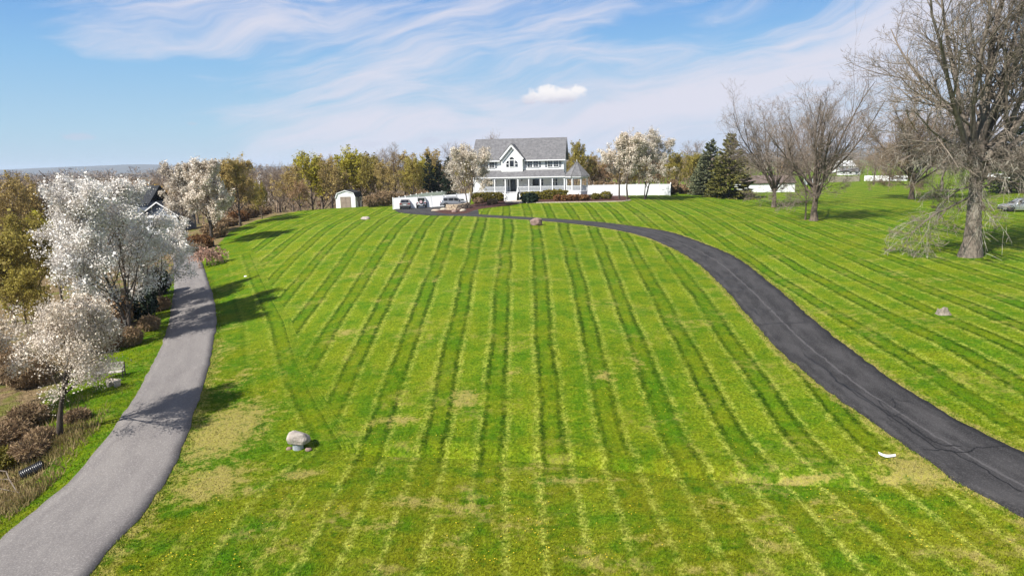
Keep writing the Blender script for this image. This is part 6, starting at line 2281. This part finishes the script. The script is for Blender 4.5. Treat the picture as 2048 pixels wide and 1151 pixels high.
# broken snag
sgp = gpt(139, 74)
zb = float(sgp[2])
t1, t2 = top_z(137, 410, sgp), top_z(82, 341, sgp)
snag = thing('dead_tree', 'black broken dead tree stem slanting over the dark roofed house', 'tree', tuple(map(float, sgp)))
x1 = (137 - 139) / 18.5
x2 = (84 - 139) / 18.5
MB().tube([(0, 0, -0.3), (0.05, 0, (t1 - zb) * 0.6), (x1 + 0.08, 0, t1 - zb - 0.5), (x1 - 0.15, 0, t1 - zb + 0.9), (x2 * 0.5, 0.1, (t1 + t2) / 2 - zb + 0.2), (x2, 0.2, t2 - zb)], [0.26, 0.22, 0.18, 0.16, 0.12, 0.03], 8).build('trunk', MT['bark_dark'], snag)
MB().tube([(x2 * 0.35, 0, (t1 + t2) / 2 - zb - 0.3), (x2 * 0.32, -0.2, (t1 + t2) / 2 - zb + 0.9), (x2 * 0.36, -0.3, (t1 + t2) / 2 - zb + 1.5)], [0.08, 0.06, 0.03], 6).build('branch', MT['bark_grey'], snag)
MB().tube([(x1, 0, t1 - zb - 0.2), (x1 - 1.0, -0.3, t1 - zb - 0.1), (x1 - 1.8, -0.4, t1 - zb + 0.3)], [0.09, 0.06, 0.03], 6).build('branch', MT['bark_grey'], snag)

# brush under the trees
def brush_pts(seed, n, fx):
    r_ = np.random.default_rng(seed)
    out = []
    while len(out) < n:
        q = fx(r_)
        out.append(q)
    return np.array(out)


rb = np.random.default_rng(9)
for i, (px, py, r_, h_, mm, lab) in enumerate((
        (60, 850, .9, 1.0, 'shrub_brown', 'brown bramble bush left of the forked pink blossom trunk'), (85, 885, .6, .6, 'shrub_brown', 'low brown bramble beside the forked trunk'), (20, 880, 1.0, .9, 'shrub_brown', 'tan bramble mass above the black culvert pipe'), (62, 912, 0.8, 0.7, 'shrub_brown', 'low dry bramble just above the culvert pipe'),
        (155, 840, .5, .45, 'shrub_brown', 'small dry weed clump right of the forked trunk'), (262, 690, .8, 1.2, 'shrub_brown', 'dark brown brush at the foot of the bright white tree'), (215, 700, 1.2, 1.7, 'shrub_rust', 'rust-brown brush behind the bench'), (300, 660, .7, 1.0, 'shrub_brown', 'brown brush at the road edge under the white blossoms'),
        (180, 700, 1.3, 1.9, 'shrub_brown', 'brown brush between the pink and the white blossom trees'), (150, 690, 1.2, 2.0, 'hedge', 'green and brown bush between the blossom trees'), (322, 620, .7, 1.1, 'shrub_brown', 'brown brush at the road edge below the sparse blossom tree'), (8, 930, 0.8, 0.7, 'hedge', 'small yellow-green bush at the left edge near the culvert'),
        (395, 505, 1.0, 1.1, 'shrub_brown', 'dry brush behind the small weeping tree'), (20, 760, 1.6, 2.2, 'shrub_brown', 'tan brush below the left pink blossom tree'), (60, 770, 1.4, 1.6, 'shrub_brown', 'tan brush behind the forked pink blossom tree'))):
    bush('bramble_bush', lab, 'bush', 300 + i, r_, r_, h_, MT[mm], 4200, 0.030, put(px, py), float(rb.uniform(0, 6)), elong=11.0, stems=26, twig=MT['twig_brown'])
for i, (px, py, r_, h_, lab) in enumerate(((285, 640, 1.2, 2.6, 'added bush coloured dark as the shade under the bright white blossom tree'), (238, 655, 1.1, 2.4, 'dark shaded bush left under the bright white blossom tree'), (318, 590, 1.2, 2.6, 'added bush coloured dark as the shade under the sparse blossom tree by the road'), (190, 655, 1.2, 2.6, 'dark shaded bush between the pink and white blossom crowns'))):  # added to deepen the dark under the crowns; needle colour stands in for shade
    bush('shade_bush', lab, 'bush', 340 + i, r_, r_, h_, MT['needle_dark'] if i % 2 == 0 else MT['bud_rust'], 2600, 0.11, put(px, py), 0.7 * i, elong=2.0, stems=20)
EDGE = [(400, 500), (432, 478), (455, 455), (480, 445), (505, 437), (530, 430), (560, 424), (590, 419), (615, 416), (645, 413)]
for i, (px, py) in enumerate(EDGE):
    p = at(px, py)
    bush('brush', 'tangled brown brush ' + ('behind the small weeping tree', 'at the foot of the rounded cream blossom tree', 'right of the rounded cream blossom tree', 'below the tan half open blossom tree', 'left of the slim olive bush tree', 'under the slim olive bush tree', 'under the low white blossom tree', 'right of the low white blossom tree', 'halfway from the low white blossom tree to the shed', 'beside the green garden cart')[i], 'bush', 400 + i, 1.9, 1.2, 1.9 + 0.5 * math.sin(i * 2.1), MT['shrub_brown' if i % 3 else 'shrub_rust'], 3000, 0.08, (float(p[0]) - 0.6, float(p[1]) + 1.2, float(p[2])), 0.3 * i, 'brown brush along the wood edge', elong=5.0, stems=24, twig=MT['twig_brown'])
for i, (px, d) in enumerate(((745, 128), (770, 129), (795, 131), (820, 131), (845, 134), (1345, 134), (1365, 136), (1390, 138), (1200, 150), (1225, 150), (1310, 150))):
    p = gpt(px, d)
    bush('brush', 'dark brown brush ' + ('just right of the white shed', 'under the wide bare brown tree', 'between the shed and the fence corner', 'behind the running back white fence', 'left of the three dark spruces', 'right of the fence corner by the lawn', 'under the olive green tree', 'left of the blue-green spruce', 'behind the left blossom trees', 'behind the middle blossom tree', 'behind the right blossom tree')[i], 'bush', 420 + i, 1.8, 1.1, 2.2 + 0.6 * math.sin(i * 1.7), MT['shrub_brown'], 2600, 0.08, tuple(map(float, p)), 0.3 * i, 'dark brush behind the hilltop', elong=5.0, stems=20, twig=MT['twig_brown'])

# weeds, dandelions
def scatter(name, label, seed, pts, size, m_, elong, lift, up_only=True):
    r_ = np.random.default_rng(seed)
    n = len(pts)
    z = H(pts[:, 0], pts[:, 1])
    c = np.c_[pts, z + lift]
    if up_only:
        d = np.c_[r_.normal(0, 0.35, (n, 2)), np.ones(n)]
        d /= np.linalg.norm(d, axis=1, keepdims=True)
        sd = np.cross(d, r_.normal(0, 1, (n, 3)))
        sd /= np.linalg.norm(sd, axis=1, keepdims=True)
        h_ = size * elong * r_.uniform(0.5, 1.3, (n, 1))
        w_ = size * 0.5
        V = np.stack([c - sd * w_ - d * 0.03, c + sd * w_ - d * 0.03, c + d * h_ + r_.normal(0, 0.3, (n, 3)) * h_ * 0.5], 1).reshape(-1, 3)
        Fq = np.arange(3 * n).reshape(n, 3)
    else:
        a = np.arange(6) * PI / 3
        V = (c[:, None] + size * r_.uniform(0.6, 1.2, (n, 1, 1)) * np.stack([np.cos(a), np.sin(a), np.zeros(6)], -1)[None]).reshape(-1, 3)
        Fq = np.arange(6 * n).reshape(n, 6)
    o = link(name, np_mesh(name, V, [Fq]), m_)
    return tag(o, label, 'grass' if up_only else 'flowers', None, 'stuff')


r9 = np.random.default_rng(99)
q = np.c_[r9.uniform(-16, 26, 9000), 19 + 60 * r9.uniform(0, 1, 9000) ** 1.6]
dR, sR = seg_dist(q[:, 0], q[:, 1], [tuple(p) for p in RB[::5]])
dL, sL = seg_dist(q[:, 0], q[:, 1], [tuple(p) for p in RA[::5]])
clump = np.sin(q[:, 0] * 0.55 + 1.0) * np.cos(q[:, 1] * 0.31) + 0.6 * np.sin(q[:, 0] * 1.7 + q[:, 1] * 0.9)
ok = ((sL > 0) | (sR < 0)) & (dR > 0.3) & (dL > 0.3) & (r9.uniform(0, 1, len(q)) < np.clip(clump * 0.25 + 0.18, 0.02, 1))
dA, sA = seg_dist(q[:, 0], q[:, 1], [tuple(p) for p in LB[::4]])
ok &= (sA < 0) & (dA > 1.0)
scatter('dandelions', 'yellow dandelion flowers dotted over the mown lawn', 1, q[ok], 0.021, mat('dandelion_yellow', (0.75, 0.55, 0.03), (0.65, 0.45, 0.02), 4, 0.8), 1, 0.05, False)
vg = []
for E_, sg, wv_ in ((LA, 1, 3.0), (LB, -1, 0.5), (RA, 1, 0.35), (RB, -1, 0.35)):
    n_ = 9000 if wv_ > 1 else 5200
    k_ = r9.integers(0, len(E_) - 1, n_)
    f_ = r9.uniform(0, 1, (n_, 1))
    P_ = E_[k_] * (1 - f_) + E_[k_ + 1] * f_
    T_ = E_[k_ + 1] - E_[k_]
    T_ /= np.linalg.norm(T_, axis=1, keepdims=True) + 1e-9
    N_ = np.c_[-T_[:, 1], T_[:, 0]] * sg
    off = np.abs(r9.normal(0, 1, (n_, 1))) * wv_ * 0.5 + 0.02
    vg.append(P_ + N_ * off)
MT['weed'] = leaf_mat('verge_grass', ((0.12, 0.17, 0.006), (0.075, 0.13, 0.005), (0.26, 0.22, 0.06)), 0.7, 0.2)
vgp = np.concatenate(vg)
vgp = vgp[(vgp[:, 1] > 15) & (vgp[:, 1] < 70)]
scatter('verge_grass', 'longer grass fringe along the edges of both driveways', 2, vgp, 0.05, MT['weed'], 2.0, 0.0)
cc = np.concatenate([at(a, b)[None, :2] + r9.normal(0, sd_, (n_, 2)) for a, b, sd_, n_ in ((30, 920, 1.2, 1600), (100, 900, 0.9, 1500), (70, 990, 1.0, 1500), (10, 1010, 0.9, 1200), (150, 860, 1.0, 900), (30, 850, 1.5, 1200))])
dA, sA = seg_dist(cc[:, 0], cc[:, 1], [tuple(p) for p in LA[::4]])
cc = cc[(sA > 0) & (dA > 0.7)]
scatter('dry_grass', 'dry tan and green tussocks in the ditch at the lower left', 3, cc, 0.05, leaf_mat('ditch_tussocks', ((0.34, 0.25, 0.12), (0.20, 0.15, 0.06), (0.14, 0.17, 0.02)), 0.9, 0.2), 6.0, 0.0)

# far woods: too many to count
def woods(name, label, seed, n, xr, dr_, hr, twig, per=90):
    r_ = np.random.default_rng(seed)
    V, Q, tot = [], [], 0
    px = r_.uniform(xr[0], xr[1], n)
    d = dr_[0] * (dr_[1] / dr_[0]) ** r_.uniform(0, 1, n)
    x = (px - 1024) / F * d * 1.02
    z = H(x, d)
    h = r_.uniform(hr[0], hr[1], n)
    for k in range(n):
        m_ = per
        # trunk and rising limbs, then a haze of twigs
        a_ = r_.uniform(0, 2 * PI, m_)
        rad_ = h[k] * 0.34 * np.sqrt(r_.uniform(0.0, 1, m_))
        t = r_.uniform(0.18, 0.98, m_)
        prof_ = np.sqrt(np.clip(1 - ((t - 0.55) / 0.5) ** 2, 0.03, 1))
        c = np.c_[x[k] + np.cos(a_) * rad_ * prof_, d[k] + np.sin(a_) * rad_ * prof_, z[k] + t * h[k]]
        dirn = np.c_[np.cos(a_) * 0.8, np.sin(a_) * 0.8, r_.uniform(0.2, 1.1, m_)] + r_.normal(0, 0.35, (m_, 3))
        dirn /= np.linalg.norm(dirn, axis=1, keepdims=True)
        L_ = h[k] * r_.uniform(0.03, 0.08, (m_, 1))
        w_ = h[k] * r_.uniform(0.004, 0.012, (m_, 1))
        sd = np.cross(dirn, r_.normal(0, 1, (m_, 3)))
        sd /= np.linalg.norm(sd, axis=1, keepdims=True)
        v = np.stack([c - dirn * L_ - sd * w_, c - dirn * L_ * 0.9 + sd * w_, c + dirn * L_ + sd * w_ * 0.3, c + dirn * L_ - sd * w_ * 0.5], 1).reshape(-1, 3)
        tr = np.array([[x[k] - .2, d[k], z[k] - .5], [x[k] + .2, d[k], z[k] - .5], [x[k] + .06, d[k], z[k] + h[k] * .7], [x[k] - .06, d[k], z[k] + h[k] * .7]])
        v = np.concatenate([v, tr])
        V.append(v)
        Q.append(np.arange(len(v)).reshape(-1, 4) + tot)
        tot += len(v)
    o = link(name, np_mesh(name, np.concatenate(V), [np.concatenate(Q)]), twig)
    return tag(o, label, 'woods', None, 'stuff')


woods('woods', 'brown leafless woods filling the valley on the left', 1, 520, (-250, 640), (150, 420), (8, 12.0), MT['twig_brown'], 130)
woods('woods', 'purple-brown leafless woods along the left skyline', 2, 480, (-300, 760), (380, 900), (13.5, 18.5), MT['twig_red'], 150)
woods('woods', 'brown leafless woods behind the hilltop', 3, 330, (600, 1480), (175, 330), (6, 10.0), MT['twig_brown'], 160)
woods('woods', 'brown leafless woods along the right skyline', 4, 560, (1380, 2350), (300, 900), (9, 15), MT['twig_red'], 90)

# distant ridges
def ridge(name, d, x0, x1, base, tops, seed, m_):
    r_ = np.random.default_rng(seed)
    n = 160
    xs = np.linspace(x0, x1, n)
    tz = np.interp(np.linspace(0, 1, n), np.linspace(0, 1, len(tops)), tops)
    tz = tz + np.convolve(r_.normal(0, 1, n + 10), np.ones(9) / 9, 'same')[5:5 + n] * (max(tops) * 0.06)
    V = np.concatenate([np.c_[xs, np.full(n, d - 900.0), np.full(n, base)], np.c_[xs, np.full(n, d - 250.0), base + (tz - base) * 0.75], np.c_[xs, np.full(n, d), tz], np.c_[xs, np.full(n, d + 900.0), np.full(n, base)]])
    i = np.arange(n - 1)
    Q = np.concatenate([np.stack([i + k * n, i + 1 + k * n, i + 1 + (k + 1) * n, i + (k + 1) * n], 1) for k in range(3)])
    o = link(name, np_mesh(name, V, [Q]), m_, None, True)
    return tag(o, kind='structure')


MT['hill'] = mat('wooded_hill', (0.085, 0.075, 0.055), (0.05, 0.047, 0.036), 0.01, 1.0, obj=False)
ridge('hills', 5200, -7500, -900, -30, [5, 8, 14, 26, 40, 58, 22, -10], 1, MT['hill'])
ridge('hills', 4200, 600, 6500, -30, [5, 40, 62, 80, 88, 80, 95], 2, MT['hill'])
ridge('hills', 2200, -2600, 4200, -25, [2, 4, 1, 5, 4, 8, 22, 30, 34, 36], 3, MT['hill'])

# ------------------------------------------------------------------ air
m_ = bpy.data.materials.new('haze')
m_.use_nodes = True
hn = m_.node_tree.nodes
hn.clear()
ho = hn.new('ShaderNodeOutputMaterial')
hv_ = hn.new('ShaderNodeVolumePrincipled')
hv_.inputs['Color'].default_value = (0.72, 0.84, 1.0, 1)
hv_.inputs['Density'].default_value = 0.00011
m_.node_tree.links.new(hv_.outputs[0], ho.inputs['Volume'])
haze = MB().box(-9600, 9600, -9600, 9600, -60, 105).build('haze', m_)
tag(haze, kind='stuff')
